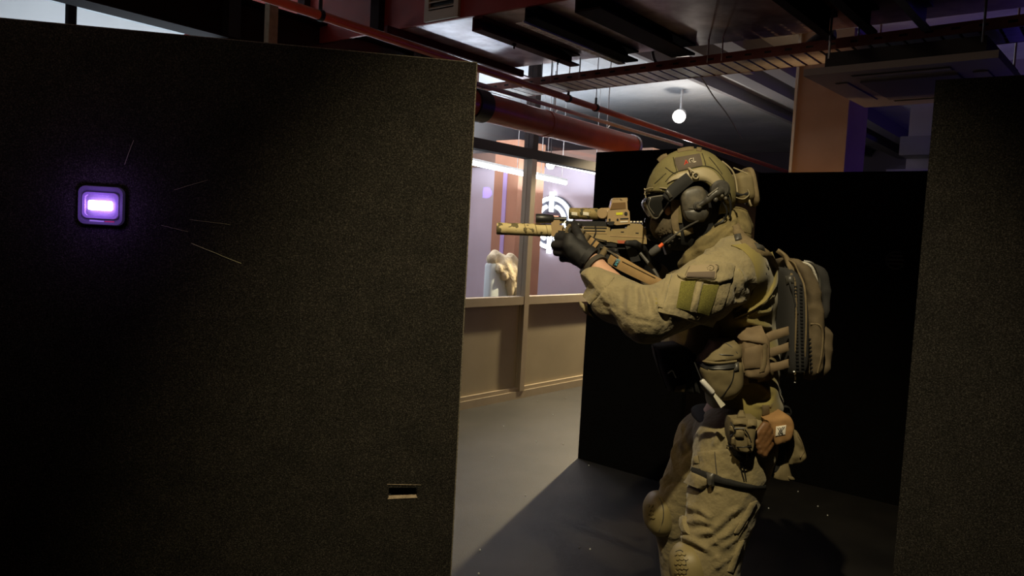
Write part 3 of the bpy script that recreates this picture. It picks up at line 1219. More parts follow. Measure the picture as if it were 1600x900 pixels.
bp_ = thing('fire_main', 'thick glossy red pipe running along above the glazing', 'pipe')
q1, q2 = P(752, 173, 5.5), P(985, 223, 7.2)
q2.z = q1.z + (q2.z - q1.z) * .5
q1.z = q2.z
d_ = (q2 - q1).normalized()
LB = (q2 - q1).length
cyl('pipe', q1 - d_ * .02, q2, .098, M_pipe, bp_, 28, prof=[(0, .098), (.36, .098), (.362, .104), (.385, .104), (.387, .098), (1, .098)])
cyl('coupling', q1 - d_ * .12, q1 + d_ * .015, .112, M_blackpl, bp_, 24)
cyl('pipe', q1 - d_ * .8, q1 - d_ * .12, .098, M_pipe, bp_, 24)
cyl('end_cap', q2, q2 + d_ * .05, .104, M_steel, bp_, 24, prof=[(0, .106), (.8, .106), (1, .09)])
tubeo('conduit', [q1 - d_ * .8 + Vector((0, 0, .135)) - A2 * -.03, q2 + d_ * 1.0 + Vector((0, 0, .135)) + A2 * .03], .016, M_conduit, bp_, 8)
for k in (.42, .8):
    q = q1.lerp(q2, k)
    bm = bmesh.new()
    tube(bm, [q + Vector((0, 0, .09)), Vector((q.x, q.y, CEIL))], .005, 6)
    tube(bm, [q + Vector((0, 0, .10)), q + Vector((0, 0, .16)) + A1 * .08], .004, 6)
    obj('hanger_rod', bm, M_steel, bp_)

# big dark beam at upper left, its light under-edge, and the post
lb_ = thing('steel_beam', 'wide dark maroon steel beam crossing the upper left corner', 'beam')
z_ = 2.62
a_, b_ = PZ(140, 3, z_), PZ(360, 62, z_)
dd_ = A1
s6 = along(360, 62, z_)
tB = st(PZ(560, 100, z_))[1]
rbox('web', s6 - .02, s6 + .004, .2, tB + 1.0, z_, z_ + .24, M_darkbeam, lb_)
rbox('bottom_flange', s6 - .09, s6 + .085, .2, tB + 1.0, z_ - .012, z_, M_darkbeam, lb_)
rbox('top_flange', s6 - .09, s6 + .085, .2, tB + 1.0, z_ + .24, z_ + .252, M_darkbeam, lb_)
po = thing('ceiling_post', 'dark upright post above the left partition near the top left corner', 'post')
q = P(111, 20, 4.9)
bm = bmesh.new()
obox(bm, Vector((q.x, q.y, CEIL / 2)), A2, A1, Vector((0, 0, 1)), .024, .024, CEIL / 2)
obj('shaft', bm, M_darkbeam, po)
bm = bmesh.new()
obox(bm, Vector((q.x, q.y, .006)), A2, A1, Vector((0, 0, 1)), .07, .07, .006)
obj('base_plate', bm, M_darkbeam, po)

# hanging lamp and timber/red bits at the top left
hl = thing('pendant_lamp', 'small round cream ceiling lamp at the top left beyond the dark beam', 'lamp')
q = P(374, 12, 5.6)
ball('shade', q, .06, mat('lamp_shade_glow', (0.8, 0.7, 0.5), emit=(1.0, .72, .38), estr=0.7), hl, sc=(1.1, 1.1, .7))
ball('bulb', q - Vector((0, 0, .05)), .022, mat('bulb_glow', (1, 1, 1), emit=(1, .85, .7), estr=1.5), hl)
tubeo('stem', [q, Vector((q.x, q.y, CEIL))], .008, M_blackpl, hl, 6)
br = thing('red_brace', 'bright red diagonal ceiling brace at the upper left', 'brace')
tubeo('bar', [P(372, 38, 5.2), P(430, 8, 5.2)], .016, mat('bright_red_paint', (0.65, 0.05, 0.03), rough=.5), br, 8)
br2 = thing('red_brace', 'short red brace showing just over the felt edge at the left', 'brace')
tubeo('bar', [P(270, 66, 5.2), P(312, 48, 5.2)], .018, MATS['bright_red_paint'], br2, 8)
tw = thing('timber_stud', 'light beige upright timber beside the red duct face', 'post')
q = P(424, 30, 4.75)
bm = bmesh.new()
obox(bm, Vector((q.x, q.y, 2.55 + .375)), A2, A1, Vector((0, 0, 1)), .024, .03, .375)
obj('stud', bm, mat('raw_timber', (0.33, 0.24, 0.15), rough=.7, var=.15, vscale=30), tw)

# cable tray across the room (direction A2)
tr = thing('cable_tray', 'long ladder cable tray with red-brown side rail crossing under the ceiling', 'cable tray')
zt_ = 2.60
sA, tA = st(PZ(748, 144, zt_))
sB, tB2 = st(PZ(1060, 106, zt_))
def tray_t(s):
    return tA + (tB2 - tA) * (s - sA) / (sB - sA)
def quad_rail(s0, s1, dt, w_, z0, z1, m, name, par):
    bm = bmesh.new()
    hexa(bm, [R3(s0, tray_t(s0) + dt, z0), R3(s1, tray_t(s1) + dt, z0), R3(s1, tray_t(s1) + dt + w_, z0), R3(s0, tray_t(s0) + dt + w_, z0),
              R3(s0, tray_t(s0) + dt, z1), R3(s1, tray_t(s1) + dt, z1), R3(s1, tray_t(s1) + dt + w_, z1), R3(s0, tray_t(s0) + dt + w_, z1)])
    return obj(name, bm, m, par)
S0, S1 = sA - .6, 2.6
M_rail = mat('tray_rail_paint', (0.28, 0.10, 0.075), rough=.5, var=.2, vscale=14)
quad_rail(S0, S1, 0, .008, zt_, zt_ + .055, M_rail, 'side_rail', tr)
quad_rail(S0, S1, .30, .008, zt_, zt_ + .055, M_rail, 'side_rail', tr)
rg = None
nrg = int((S1 - S0) / .085)
for k in range(nrg):
    s = S0 + .04 + k * .085
    if rg is None:
        o = rbox('rung', -.034, .034, .008, .30, .001, .009, M_steel, tr)
        rg = o.data
    else:
        o = bpy.data.objects.new('rung', rg)
        COL.objects.link(o)
        o.parent = tr
    o.location = R3(s, tray_t(s), zt_)
sk = None
for k in range(int((S1 - S0) / .12)):
    s = S0 + .05 + k * .12
    if sk is None:
        o = rbox('rail_slot', -.02, .02, -.0015, .001, .022, .034, M_blackpl, tr)
        sk = o.data
    else:
        o = bpy.data.objects.new('rail_slot', sk)
        COL.objects.link(o)
        o.parent = tr
    o.location = R3(s, tray_t(s), zt_)
for px in (806, 828, 890, 1146, 1172, 1401):
    d = ray(px, 108)
    k_ = zt_ + .05
    q = PZ(px, 108, k_)
    s = st(q)[0]
    tubeo('hanger_rod', [R3(s, tray_t(s) + .004, zt_ + .01), R3(s, tray_t(s) + .004, CEIL)], .005, M_steel, tr, 6)
# cables lying in the tray
M_cable = mat('black_cable', (0.01, 0.01, 0.01), rough=.5)
for j, dt in enumerate((.05, .10, .16, .22)):
    pts = [R3(s, tray_t(s) + dt + .012 * math.sin(s * 3 + j), zt_ + .022 + .004 * math.sin(s * 5 + j)) for s in np.linspace(S0, S1, 30)]
    tubeo('cable', pts, .010, M_cable, tr, 6)
cb_ = tag(tubeo('loose_cable', curve_pts([P(1019, 76, 5.3), P(1022, 92, 5.3), P(1030, 104, 5.3)], 6), .010, M_cable, None, 6), 'short black cable dropping into the cable tray below the red duct', 'cable')
tag(tubeo('flexible_hose', curve_pts([P(1250, 88, 5.2), P(1265, 72, 5.15), P(1282, 60, 5.15), P(1305, 56, 5.1)], 6), .038, M_cable, None, 10), 'black flexible hose bending up from the cable tray near the air conditioner', 'hose')
tag(tubeo('hanging_cable', curve_pts([P(1094, 118, 6.6), P(1108, 140, 6.8), P(1118, 155, 7.0), P(1137, 180, 7.4), P(1160, 218, 7.9)], 6), .006, mat('grey_cable', (.12, .12, .12), rough=.6), None, 6), 'thin grey cable hanging under the slab right of the spot lamp', 'cable')
jb = thing('strip_fitting', 'short purple-lit slotted steel channel hung at the cable tray', 'bracket')
q0, q1 = P(1150, 101, 5.2), P(1172, 112, 5.55)
bm = bmesh.new()
d = (q1 - q0).normalized()
obox(bm, (q0 + q1) / 2, d, d.cross(Vector((0, 0, 1))).normalized(), Vector((0, 0, 1)), (q1 - q0).length / 2, .03, .02)
obj('channel', bm, M_steel, jb)
# bright ends under the wide beam
le = thing('steel_offcut', 'bright bare steel edge under the end of the wide dark beam', 'bracket')
for a, b in (((1050, 79), (1067, 87)), ((1069, 91), (1090, 97))):
    q0, q1 = P(*a, 5.25), P(*b, 5.45)
    bm = bmesh.new()
    d = (q1 - q0).normalized()
    obox(bm, (q0 + q1) / 2, d, d.cross(Vector((0, 0, 1))).normalized(), Vector((0, 0, 1)), (q1 - q0).length / 2, .05, .008)
    obj('strip', bm, M_lit, le)

# slab ribs behind the tray
M_rib = mat('slab_rib_paint', (0.20, 0.19, 0.20), rough=.8)
for i, (pa, z) in enumerate((((1015, 98), 3.18), ((1140, 122), 3.14), ((1205, 118), 3.14))):
    s = along(*pa, z)
    struct(rbox('trim_%d' % (4 + i), s, s + (.06 if i == 0 else .16), 5.2, T_B, z, CEIL, M_rib))

# spot lamp on the slab
sl = thing('spot_lamp', 'dazzling round ceiling spot above the black partition, left of the pillar', 'lamp')
q = P(1061, 182, 9.0)
d = (Vector((-.25, 3.2, .9)) - q).normalized()
ball('bulb', q + d * .02, .062, mat('spot_bulb', (1, 1, 1), emit=(1.0, 0.95, 0.86), estr=22), sl)
cyl('can', q - d * .16, q + d * .0, .075, M_white, sl, 20, prof=[(0, .05), (.3, .07), (1, .075)])
tubeo('stem', [q - d * .12, Vector(((q - d * .12).x, (q - d * .12).y, CEIL))], .014, M_white, sl, 8)

# brown pillar and the purple corner behind the low partition
M_pillar = mat('brown_pillar_paint', (0.40, 0.25, 0.16), rough=.75, var=.08, vscale=3)
qs, qt = st(P(1238, 265, 6.6))
ws = st(P(1322, 265, 6.6 - .35))[0]
kf = ray(1322, 220)
q = CAMP + kf * (qt / kf.dot(A1))
pw = st(q)[0] - qs
struct(rbox('trim_7', qs, qs + pw, qt, qt + .55, 0, CEIL, M_pillar))
struct(rbox('trim_8', qs - .022, qs, qt - .022, qt + .02, 0, CEIL, mat('pale_corner_bead', (0.75, 0.68, 0.55), rough=.5)))
M_side = mat('violet_grey_wall', (0.30, 0.27, 0.36), rough=.8)
struct(rbox('wall_niche', qs + pw + .1, S_R, qt + 1.6, qt + 1.7, 0, CEIL, M_side))
struct(rbox('trim_9', qs + pw + .1, S_R, qt + 1.30, qt + 1.6, 2.45, 2.62, M_rib))
struct(rbox('trim_10', qs + pw + .05, S_R, qt + 1.1, qt + 1.6, 2.05, 2.30, M_side))
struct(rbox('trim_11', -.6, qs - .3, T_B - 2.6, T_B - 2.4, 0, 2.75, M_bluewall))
lamp('violet_wash', 'POINT', R3(qs + pw + 1.5, qt + .75, 2.0), 8.0, (0.10, 0.05, 1.0), size=.1)
lamp('pillar_fill', 'POINT', R3(qs + .15, qt - .55, 1.35), 9.0, (1.0, 0.55, 0.22), size=.06)  # warm light added out of view behind the low partition, to brighten the pillar
lamp('violet_wash_back', 'POINT', R3(.3, T_B - 3.2, 2.3), 14, (0.22, 0.12, 1.0), size=.1)

# ceiling cassette air conditioner
ac = thing('air_conditioner', 'square white ceiling cassette air conditioner at the upper right', 'air conditioner')
M_ac = mat('off_white_plastic', (0.42, 0.38, 0.34), rough=.5)
za = 2.40
c0 = PZ(1255, 119, za)
c1 = PZ(1322, 170, za)
c2 = PZ(1560, 90, za)
ex = (c2 - c0).normalized()
ey = Vector((-ex.y, ex.x, 0))
if ey.dot(c1 - c0) < 0:
    ey = -ey
W_, D_ = (c2 - c0).length, (c1 - c0).dot(ey)
def acp(u, v, z):
    return Vector((c0.x, c0.y, 0)) + ex * (u * W_) + ey * (v * D_) + Vector((0, 0, z))
def acbox(name, u0, u1, v0, v1, z0, z1, m, par, bevel=0.0):
    bm = bmesh.new()
    hexa(bm, [acp(u0, v0, z0), acp(u1, v0, z0), acp(u1, v1, z0), acp(u0, v1, z0), acp(u0, v0, z1), acp(u1, v0, z1), acp(u1, v1, z1), acp(u0, v1, z1)])
    return obj(name, bm, m, par, bevel=bevel)
acbox('fascia', 0, 1, 0, 1, za, za + .035, M_ac, ac, .006)
acbox('casing', .08, .92, .10, .92, za + .035, za + .13, mat('grey_casing', (.03, .03, .03), rough=.6), ac)
acbox('intake_grille', .24, .76, .24, .76, za - .010, za - .0005, mat('grey_intake', (.16, .15, .16), rough=.6), ac, .003)
for a in ((.24, .76, .09, .17), (.24, .76, .83, .91), (.09, .17, .24, .76), (.83, .91, .24, .76)):
    v_ = acbox('outlet', *a, za - .0012, za + .001, M_blackpl, ac)
    acbox('flap', a[0] + .005, a[1] - .005, a[2] + .012 if a[1] - a[0] > .2 else a[2] + .005, a[3] - .03 if a[1] - a[0] > .2 else a[3] - .005, za - .006, za - .002, M_ac, v_)
for u, v in ((.1, .1), (.9, .1), (.1, .9), (.9, .9)):
    q = acp(u, v, 0)
    tubeo('hanger_rod', [Vector((q.x, q.y, za + .1)), Vector((q.x, q.y, CEIL))], .006, M_steel, ac, 6)

# white pellets on the floor
M_pel = mat('white_pellet', (0.8, 0.8, 0.75), rough=.4)
pel = None
for i, (px, py) in enumerate(((922, 858), (905, 856), (750, 859), (748, 896), (1201, 794), (1278, 791), (1247, 768), (1293, 805), (769, 714), (787, 666), (864, 648),
                              (880, 694), (838, 690), (821, 774), (920, 727), (840, 627), (1100, 757), (884, 622))):
    q = PZ(px, py, .0042)
    if pel is None:
        o = ball('pellet', (0, 0, 0), .0042, M_pel, None, seg=8)
        pel = o.data
    else:
        o = bpy.data.objects.new('pellet', pel)
        COL.objects.link(o)
    o.location = q
    tag(o, 'tiny white plastic pellet lying on the dark floor', 'pellet', 'white pellets on the floor')

# pale stand with cream cloth heaped on it, behind the glass
S_ST = GS - .62
def stp(px, py):
    return room_pt(px, py, S_ST)
stq = stp(783, 430)
ppx = stq.y / FPX
stand = thing('display_stand', 'pale blue-white upright stand behind the glass, left of the post', 'stand')
q0, q1 = room_pt(768, 412, S_ST + .06), room_pt(804, 412, S_ST + .06)
cx = (q0 + q1) / 2 - A2 * .06
hw = (q1 - q0).length / 2
bm = bmesh.new()
v = []
for z, k in ((0, 1.0), (q0.z * .5, .99), (q0.z - .02, .97), (q0.z, .90)):
    n = 20
    v.append([bm.verts.new(Vector((cx.x, cx.y, z)) + A2.cross(Vector((0, 0, 1))) * 0 + A1 * (hw * k * math.copysign(abs(math.cos(2 * math.pi * i / n)) ** .5, math.cos(2 * math.pi * i / n)))
                           + A2 * (.06 * k * math.copysign(abs(math.sin(2 * math.pi * i / n)) ** .5, math.sin(2 * math.pi * i / n)))) for i in range(20)])
for j in range(3):
    for i in range(20):
        bm.faces.new((v[j][i], v[j][(i + 1) % 20], v[j + 1][(i + 1) % 20], v[j + 1][i]))
bm.faces.new(v[3])
bm.faces.new(v[0][::-1])
obj('body', bm, mat('pale_blue_white', (0.72, 0.82, 0.86), rough=.4), stand, smooth=True)
CC = stp(785, 405)
f = Field(CC - Vector((.45, .45, .55)), CC + Vector((.45, .45, .3)), .012)
blob = [((773, 399), 8, -.02), ((768, 405), 8, .0), ((781, 406), 9, .0), ((797, 405), 9, .0), ((790, 410), 9, .03), ((804, 412), 8, .02),
        ((786, 415), 8, .05), ((779, 420), 6, .07), ((792, 424), 8, .07), ((801, 424), 8, .06), ((787, 432), 6, .08), ((798, 436), 7, .08), ((807, 432), 7, .05),
        ((795, 446), 6, .08), ((803, 448), 6, .07), ((810, 446), 6, .05), ((797, 458), 5, .08), ((807, 462), 6, .07)]
for (px, py), r, dy in blob:
    q = room_pt(px, py, S_ST + dy)
    f.ell(q, (r * ppx * 1.0, r * ppx * 1.0, r * ppx * 1.15), .05)
o, _ = sdf_obj('cloth_heap', f, mat('cream_cloth', (0.72, 0.62, 0.42), rough=.8, bump2=.6, b2scale=22), None, namp=.010, nscale=9, it=4)
tag(o, 'cream cloth heaped and hanging over the pale stand behind the glass', 'cloth')
# ================================================================== THE PERSON
person = thing('person', 'person in olive combat clothing, helmet and mask aiming a tan rifle to the left', 'person')
M_skin = mat('skin', (0.52, 0.30, 0.20), rough=.55, var=.06, vscale=30)
M_sleeve = mat('khaki_ripstop', (0.235, 0.195, 0.105), rough=.85, var=.12, vscale=14, bump=.25, bscale=900, bump2=.45, b2scale=30, sheen=.2)
M_shirt = mat('olive_knit', (0.215, 0.175, 0.050), rough=.9, var=.10, vscale=10, bump=.15, bscale=900, sheen=.2)
M_trous = mat('khaki_trouser', (0.220, 0.180, 0.088), rough=.85, var=.14, vscale=12, bump=.25, bscale=900, bump2=.4, b2scale=28, sheen=.2)
M_web = mat('coyote_webbing', (0.155, 0.115, 0.058), rough=.8, var=.12, vscale=60, bump=.4, bscale=700)
M_pouch = mat('ranger_nylon', (0.165, 0.130, 0.062), rough=.8, var=.12, vscale=25, bump=.35, bscale=800)
M_pouch2 = mat('coyote_nylon', (0.175, 0.125, 0.068), rough=.8, var=.12, vscale=25, bump=.35, bscale=800)
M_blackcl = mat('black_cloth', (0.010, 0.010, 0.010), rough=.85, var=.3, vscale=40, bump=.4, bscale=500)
M_glove = mat('black_glove', (0.009, 0.009, 0.0105), rough=.7, var=.25, vscale=50, bump=.4, bscale=600)
M_velcro = mat('olive_loop_pile', (0.125, 0.115, 0.022), rough=1.0, var=.35, vscale=420, bump=1.0, bscale=520)
M_gun = mat('black_gunmetal', (0.018, 0.018, 0.019), rough=.4, spec=.5)
M_fde = mat('flat_earth_metal', (0.36, 0.255, 0.135), rough=.42, var=.06, vscale=25)
M_fde2 = mat('flat_earth_polymer', (0.30, 0.225, 0.105), rough=.5, var=.06, vscale=25)
M_scarf = mat('olive_scarf', (0.15, 0.118, 0.048), rough=.95, var=.25, vscale=26, bump=.5, bscale=320)
M_helmet = mat('olive_helmet_cloth', (0.165, 0.142, 0.055), rough=.85, var=.10, vscale=16, bump=.3, bscale=800)
M_railk = mat('tan_helmet_rail', (0.32, 0.27, 0.16), rough=.5)
M_gear = mat('dark_grey_polymer', (0.055, 0.052, 0.045), rough=.42, var=.3, vscale=45, spec=.5)
M_shell = mat('olive_grey_shell', (0.085, 0.075, 0.055), rough=.5, var=.5, vscale=38)

YM = 2.62          # depth of the body's middle
SH = P(1148, 420, 2.45)
EL = P(1012, 494, 2.29)
CU = P(930, 446, 2.40)
WR = P(929, 414, 2.445)
HIPN, KNN, ANN = P(1150, 695, 2.52), P(1107, 880, 2.46), P(1128, 1072, 2.50)
HIPF, KNF = P(1112, 690, 2.74), P(1054, 803, 2.80)
ANF = P(1072, 985, 2.86)
for q in (ANN, ANF):
    q.z = 0.115
SHF, ELF, WRF = P(1138, 418, 2.83), P(1062, 500, 2.93), P(1016, 420, 2.76)
HEAD = P(1080, 318, YM)

# ---- hands: one skeleton serves the skin and the gloves
MCPN = [P(890, 373, 2.470), P(889, 384, 2.462), P(893, 395, 2.468), P(900, 405, 2.478)]
PIPN = [P(872, 371, 2.515), P(867, 383, 2.512), P(870, 394, 2.515), P(879, 404, 2.520)]
DIPN = [P(872, 369, 2.560), P(869, 381, 2.560), P(872, 391, 2.558), P(880, 400, 2.555)]
TIPN = [P(884, 368, 2.592), P(884, 379, 2.592), P(886, 389, 2.588), P(891, 397, 2.582)]
THN = [P(915, 391, 2.475), P(906, 371, 2.492), P(899, 357, 2.540), P(897, 349, 2.575)]
MCPF = [P(985, 384, 2.735), P(989, 391, 2.735), P(992, 399, 2.733), P(994, 407, 2.730)]
PIPF = [P(962, 381, 2.715), P(966, 390, 2.712), P(969, 398, 2.710), P(972, 405, 2.708)]
DIPF = [P(948, 380, 2.690), P(955, 391, 2.668), P(958, 399, 2.666), P(962, 406, 2.664)]
TIPF = [P(938, 379, 2.672), P(962, 392, 2.630), P(965, 400, 2.630), P(969, 407, 2.632)]
THF = [P(1008, 402, 2.71), P(1003, 388, 2.66), P(992, 381, 2.625), P(980, 380, 2.612)]


def hand(fld, W, M_, PI, D, T, TH, g, wrist_r):
    k = .010
    for i in range(4):
        fld.cap(W, wrist_r * .86, M_[i], .0155 * g, .018)
    for i in range(3):
        fld.cap(M_[i], .0150 * g, M_[i + 1], .0150 * g, .012)
    r = [.0112, .0116, .0110, .0098]
    for i in range(4):
        fld.cap(M_[i], r[i] * 1.18 * g, PI[i], r[i] * 1.08 * g, .006)
        fld.cap(PI[i], r[i] * 1.08 * g, D[i], r[i] * .96 * g, .003)
        fld.cap(D[i], r[i] * .96 * g, T[i], r[i] * .84 * g, .003)
    fld.cap(W, wrist_r * .8, TH[0], .0185 * g, .016)
    fld.cap(TH[0], .0175 * g, TH[1], .0142 * g, .010)
    fld.cap(TH[1], .0138 * g, TH[2], .0124 * g, .004)
    fld.cap(TH[2], .0122 * g, TH[3], .0098 * g, .004)


# ---- body: one continuous skin from head to feet (mostly inside the clothing)
f = Field((0.05, 2.15, -0.02), (1.15, 3.10, 1.86), .0095)
f.ell(HEAD + Vector((0, 0, .01)), (.098, .078, .115), .02, rot=20)
f.ell(P(1052, 352, YM), (.058, .055, .065), .03, rot=20)
f.ell(P(1024, 343, YM), (.018, .014, .02), .012)                      # nose
for sy in (-1, 1):
    f.ell(P(1094, 325, YM + sy * .082), (.02, .012, .032), .01)       # ears
    f.ell(P(1034, 326, YM + sy * .033), (.012, .016, .010), .008)     # brows over the eyes
f.ell(P(1030, 362, YM), (.012, .026, .009), .006)                     # mouth
f.cap(P(1095, 350, YM), .058, P(1132, 398, YM), .064, .03)
f.cap(P(1146, 412, 2.48), .07, P(1140, 412, 2.78), .07, .05)
f.ell(P(1138, 462, YM), (.125, .165, .16), .05)
f.ell(P(1152, 570, YM), (.115, .15, .16), .05)
f.ell(P(1152, 668, YM), (.125, .155, .11), .05)
for S_, E_, W_r in ((SH, EL, WR), (SHF, ELF, WRF)):
    f.cap(S_, .060, E_, .044, .03)
    f.cap(E_, .044, W_r, .029, .02)
hand(f, WR, MCPN, PIPN, DIPN, TIPN, THN, .80, .027)
hand(f, WRF, MCPF, PIPF, DIPF, TIPF, THF, .80, .027)
for H_, K_, A_ in ((HIPN, KNN, ANN), (HIPF, KNF, ANF)):
    f.cap(H_, .092, K_, .058, .04)
    f.cap(K_, .056, A_, .038, .03)
    f.cap(A_ - Vector((0, 0, .05)), .036, A_ + Vector((-.13, 0, -.07)), .028, .03)
o, _ = sdf_obj('body', f, M_skin, person, it=2)

# eyes behind the goggles
for sy in (-1, 1):
    ball('eye', P(1029, 331, YM + sy * .033), .012, mat('eye_white', (.7, .68, .62), rough=.2), person, seg=10)

# ---- combat shirt: knit trunk, ripstop sleeves (one mesh, two cloths)
cdir = np.array((-.80, -.12, -.58))
cdir /= np.linalg.norm(cdir)
cpt = P(921, 449, 2.40)
f = Field((0.16, 2.13, 0.78), (1.06, 3.08, 1.66), .0062)
f.ell(P(1137, 465, YM), (.155, .195, .175), .05)
f.cap(P(1150, 412, 2.48), .082, P(1142, 412, 2.80), .082, .06)
f.ell(P(1157, 565, YM), (.125, .172, .17), .06)
f.ell(P(1163, 628, YM), (.118, .172, .085), .05)
f.cap(P(1125, 378, YM), .075, P(1140, 410, YM), .09, .05)
f.cap(P(1192, 612, 2.50), .045, P(1190, 628, 2.50), .045, .03)        # blouse over the belt
# sleeves in their own field to know which cloth is where
g = Field((0.16, 2.13, 0.78), (1.06, 3.08, 1.66), .0062)
g.cap(SH, .098, P(1100, 455, 2.36), .088, .03)
g.cap(P(1100, 455, 2.36), .088, EL, .076, .03)
g.cap(EL, .078, CU, .057, .02, cut=(cpt, cdir))
g.ell(P(950, 478, 2.37), (.058, .05, .042), .03, rot=-25)
g.cap(SHF, .095, ELF, .074, .03)
g.cap(ELF, .072, P(1022, 432, 2.78), .05, .02)
g.halfspace(cpt + Vector((-.0, 0, 0)), cdir * 1.0) if False else None
sl_F = g.F.copy()
f._add(tuple(slice(0, n) for n in f.n), g.F, .035)
tr_F = f.F
v, Q = f.net()
v = relax(v, Q, 1)
b_sh = bvh_of(v, Q)
FS = [
    # cuff tab edge and forearm seam
    ([(962, 432), (942, 454), (919, 478)], .007, -.006),
    ([(936, 474), (960, 481), (988, 498), (1012, 503), (1040, 506)], .007, -.003),
    # forearm wrinkles
    ([(985, 442), (984, 470), (982, 497)], .014, .006),
    ([(973, 452), (972, 475), (968, 488)], .012, -.005),
    ([(1000, 446), (1006, 470), (1004, 490)], .014, .006),
    ([(993, 448), (995, 470), (993, 490)], .010, -.006),
    ([(1017, 452), (1024, 478), (1030, 500)], .016, .009),
    ([(1009, 452), (1016, 478), (1020, 498)], .010, -.007),
    ([(1030, 470), (1045, 492), (1052, 508)], .013, .008),
    ([(1026, 478), (1038, 498), (1046, 512)], .009, -.007),
    # shoulder wrinkles above the pocket
    ([(1086, 408), (1105, 399), (1130, 402), (1146, 410)], .010, .007),
    ([(1082, 413), (1104, 406), (1128, 407)], .008, -.006),
    ([(1098, 394), (1118, 388), (1140, 393)], .010, .006),
    ([(1100, 400), (1120, 395), (1138, 399)], .008, -.006),
    ([(1092, 424), (1080, 412)], .009, .006),
    ([(1152, 420), (1160, 436), (1172, 446)], .018, .007),
    ([(1168, 440), (1180, 462), (1170, 480)], .022, -.008),
    ([(1150, 448), (1152, 470), (1142, 490)], .014, -.007),
    ([(1148, 474), (1160, 468), (1172, 472)], .012, .008),
    ([(1145, 486), (1160, 480), (1170, 484)], .010, -.008),
    # yoke seam and arm-hole
    ([(1137, 388), (1165, 388), (1190, 402), (1203, 430), (1200, 455), (1180, 474), (1150, 490)], .007, -.005),
    ([(1205, 440), (1202, 460), (1184, 480), (1158, 497), (1142, 503)], .012, .009),
    # flank folds
    ([(1160, 498), (1180, 506), (1212, 513)], .014, .009),
    ([(1165, 506), (1185, 514), (1212, 521)], .009, -.008),
    ([(1180, 488), (1198, 486), (1212, 478)], .012, .008),
    ([(1186, 496), (1200, 494), (1212, 489)], .008, -.006),
    ([(1192, 470), (1205, 464), (1213, 456)], .010, .006),
    ([(1192, 628), (1204, 622), (1212, 610)], .010, -.006),
    ([(1180, 634), (1198, 634), (1214, 626)], .010, .008),
    ([(1178, 596), (1196, 606), (1202, 618)], .010, .006),
]
FS = [(a, b * .9, c * 1.1) for a, b, c in FS]
v = folds(v, Q, [b_sh], FS, .0042, 10.5, 3.0)
# which cloth each face belongs to: nearest grid sample of the sleeve field
fc = v[Q].mean(1)
gi = np.clip(np.rint((fc - g.lo) / g.h).astype(int), 0, g.n - 1)
issl = sl_F[gi[:, 0], gi[:, 1], gi[:, 2]] < .010
# the knit yoke runs over the shoulder and behind the arm-hole
yk = [P(*q) for q in ((1140, 386, 2.4), (1210, 440, 2.4))]
me = to_mesh('combat_shirt', v, Q)
shirt = link('combat_shirt', me, M_shirt, person)
me.materials.append(M_sleeve)
me.polygons.foreach_set('material_index', issl.astype(np.int32))
B_sh = bvh_of(v, Q)

# ---- trousers
f = Field((0.20, 2.20, 0.10), (1.10, 3.10, 1.06), .0068)
f.ell(P(1150, 684, YM), (.142, .185, .125), .05)
f.cap(HIPN, .128, KNN, .094, .04)
f.cap(KNN, .090, P(1122, 1030, 2.49), .078, .03)
f.cap(HIPF, .122, KNF, .078, .04)
f.cap(KNF, .074, P(1066, 930, 2.84), .066, .03)
v, Q = f.net()
v = relax(v, Q, 1)
b_tr = bvh_of(v, Q)
FT = [
    ([(1072, 790), (1095, 796), (1110, 808), (1120, 800)], .014, .008),
    ([(1074, 800), (1096, 806), (1112, 816)], .009, -.008),
    ([(1070, 816), (1095, 812), (1120, 822)], .013, .008),
    ([(1075, 826), (1100, 823), (1124, 830)], .010, -.007),
    ([(1088, 835), (1112, 830), (1136, 806), (1165, 786)], .014, .010),
    ([(1094, 843), (1118, 838), (1142, 815), (1168, 796)], .010, -.009),
    ([(1110, 848), (1140, 832), (1162, 806)], .014, .008),
    ([(1066, 838), (1085, 846), (1105, 858), (1118, 866)], .015, .014),
    ([(1068, 848), (1088, 856), (1108, 866)], .010, -.012),
    ([(1118, 866), (1126, 880), (1112, 892)], .014, .012),
    ([(1122, 860), (1150, 840), (1172, 800)], .012, .008),
    ([(1130, 880), (1150, 862), (1162, 845)], .012, .009),
    ([(1142, 790), (1144, 808), (1138, 816)], .007, -.006),
    ([(1095, 848), (1130, 842), (1146, 838)], .005, -.004),
    ([(1106, 852), (1118, 846), (1126, 852)], .008, .006),
    ([(1115, 770), (1124, 768), (1134, 776)], .009, .006),
    ([(1046, 740), (1035, 752), (1034, 764)], .014, .009),
    ([(1052, 752), (1040, 760), (1040, 772)], .009, -.008),
    ([(1060, 690), (1052, 706), (1050, 724)], .012, .008),
    ([(1085, 690), (1075, 706), (1062, 720)], .012, -.007),
    ([(1124, 672), (1120, 690), (1112, 705)], .012, .010),
    ([(1132, 676), (1128, 692), (1120, 704)], .009, -.009),
    ([(1060, 628), (1064, 650), (1068, 680)], .012, .010),
]
FT = [(a, b * .9, c * .9) for a, b, c in FT]
v = folds(v, Q, [b_tr], FT, .0055, 10.5, 9.0)
me = to_mesh('trousers', v, Q)
trous = link('trousers', me, M_trous, person)
B_tr = bvh_of(v, Q)

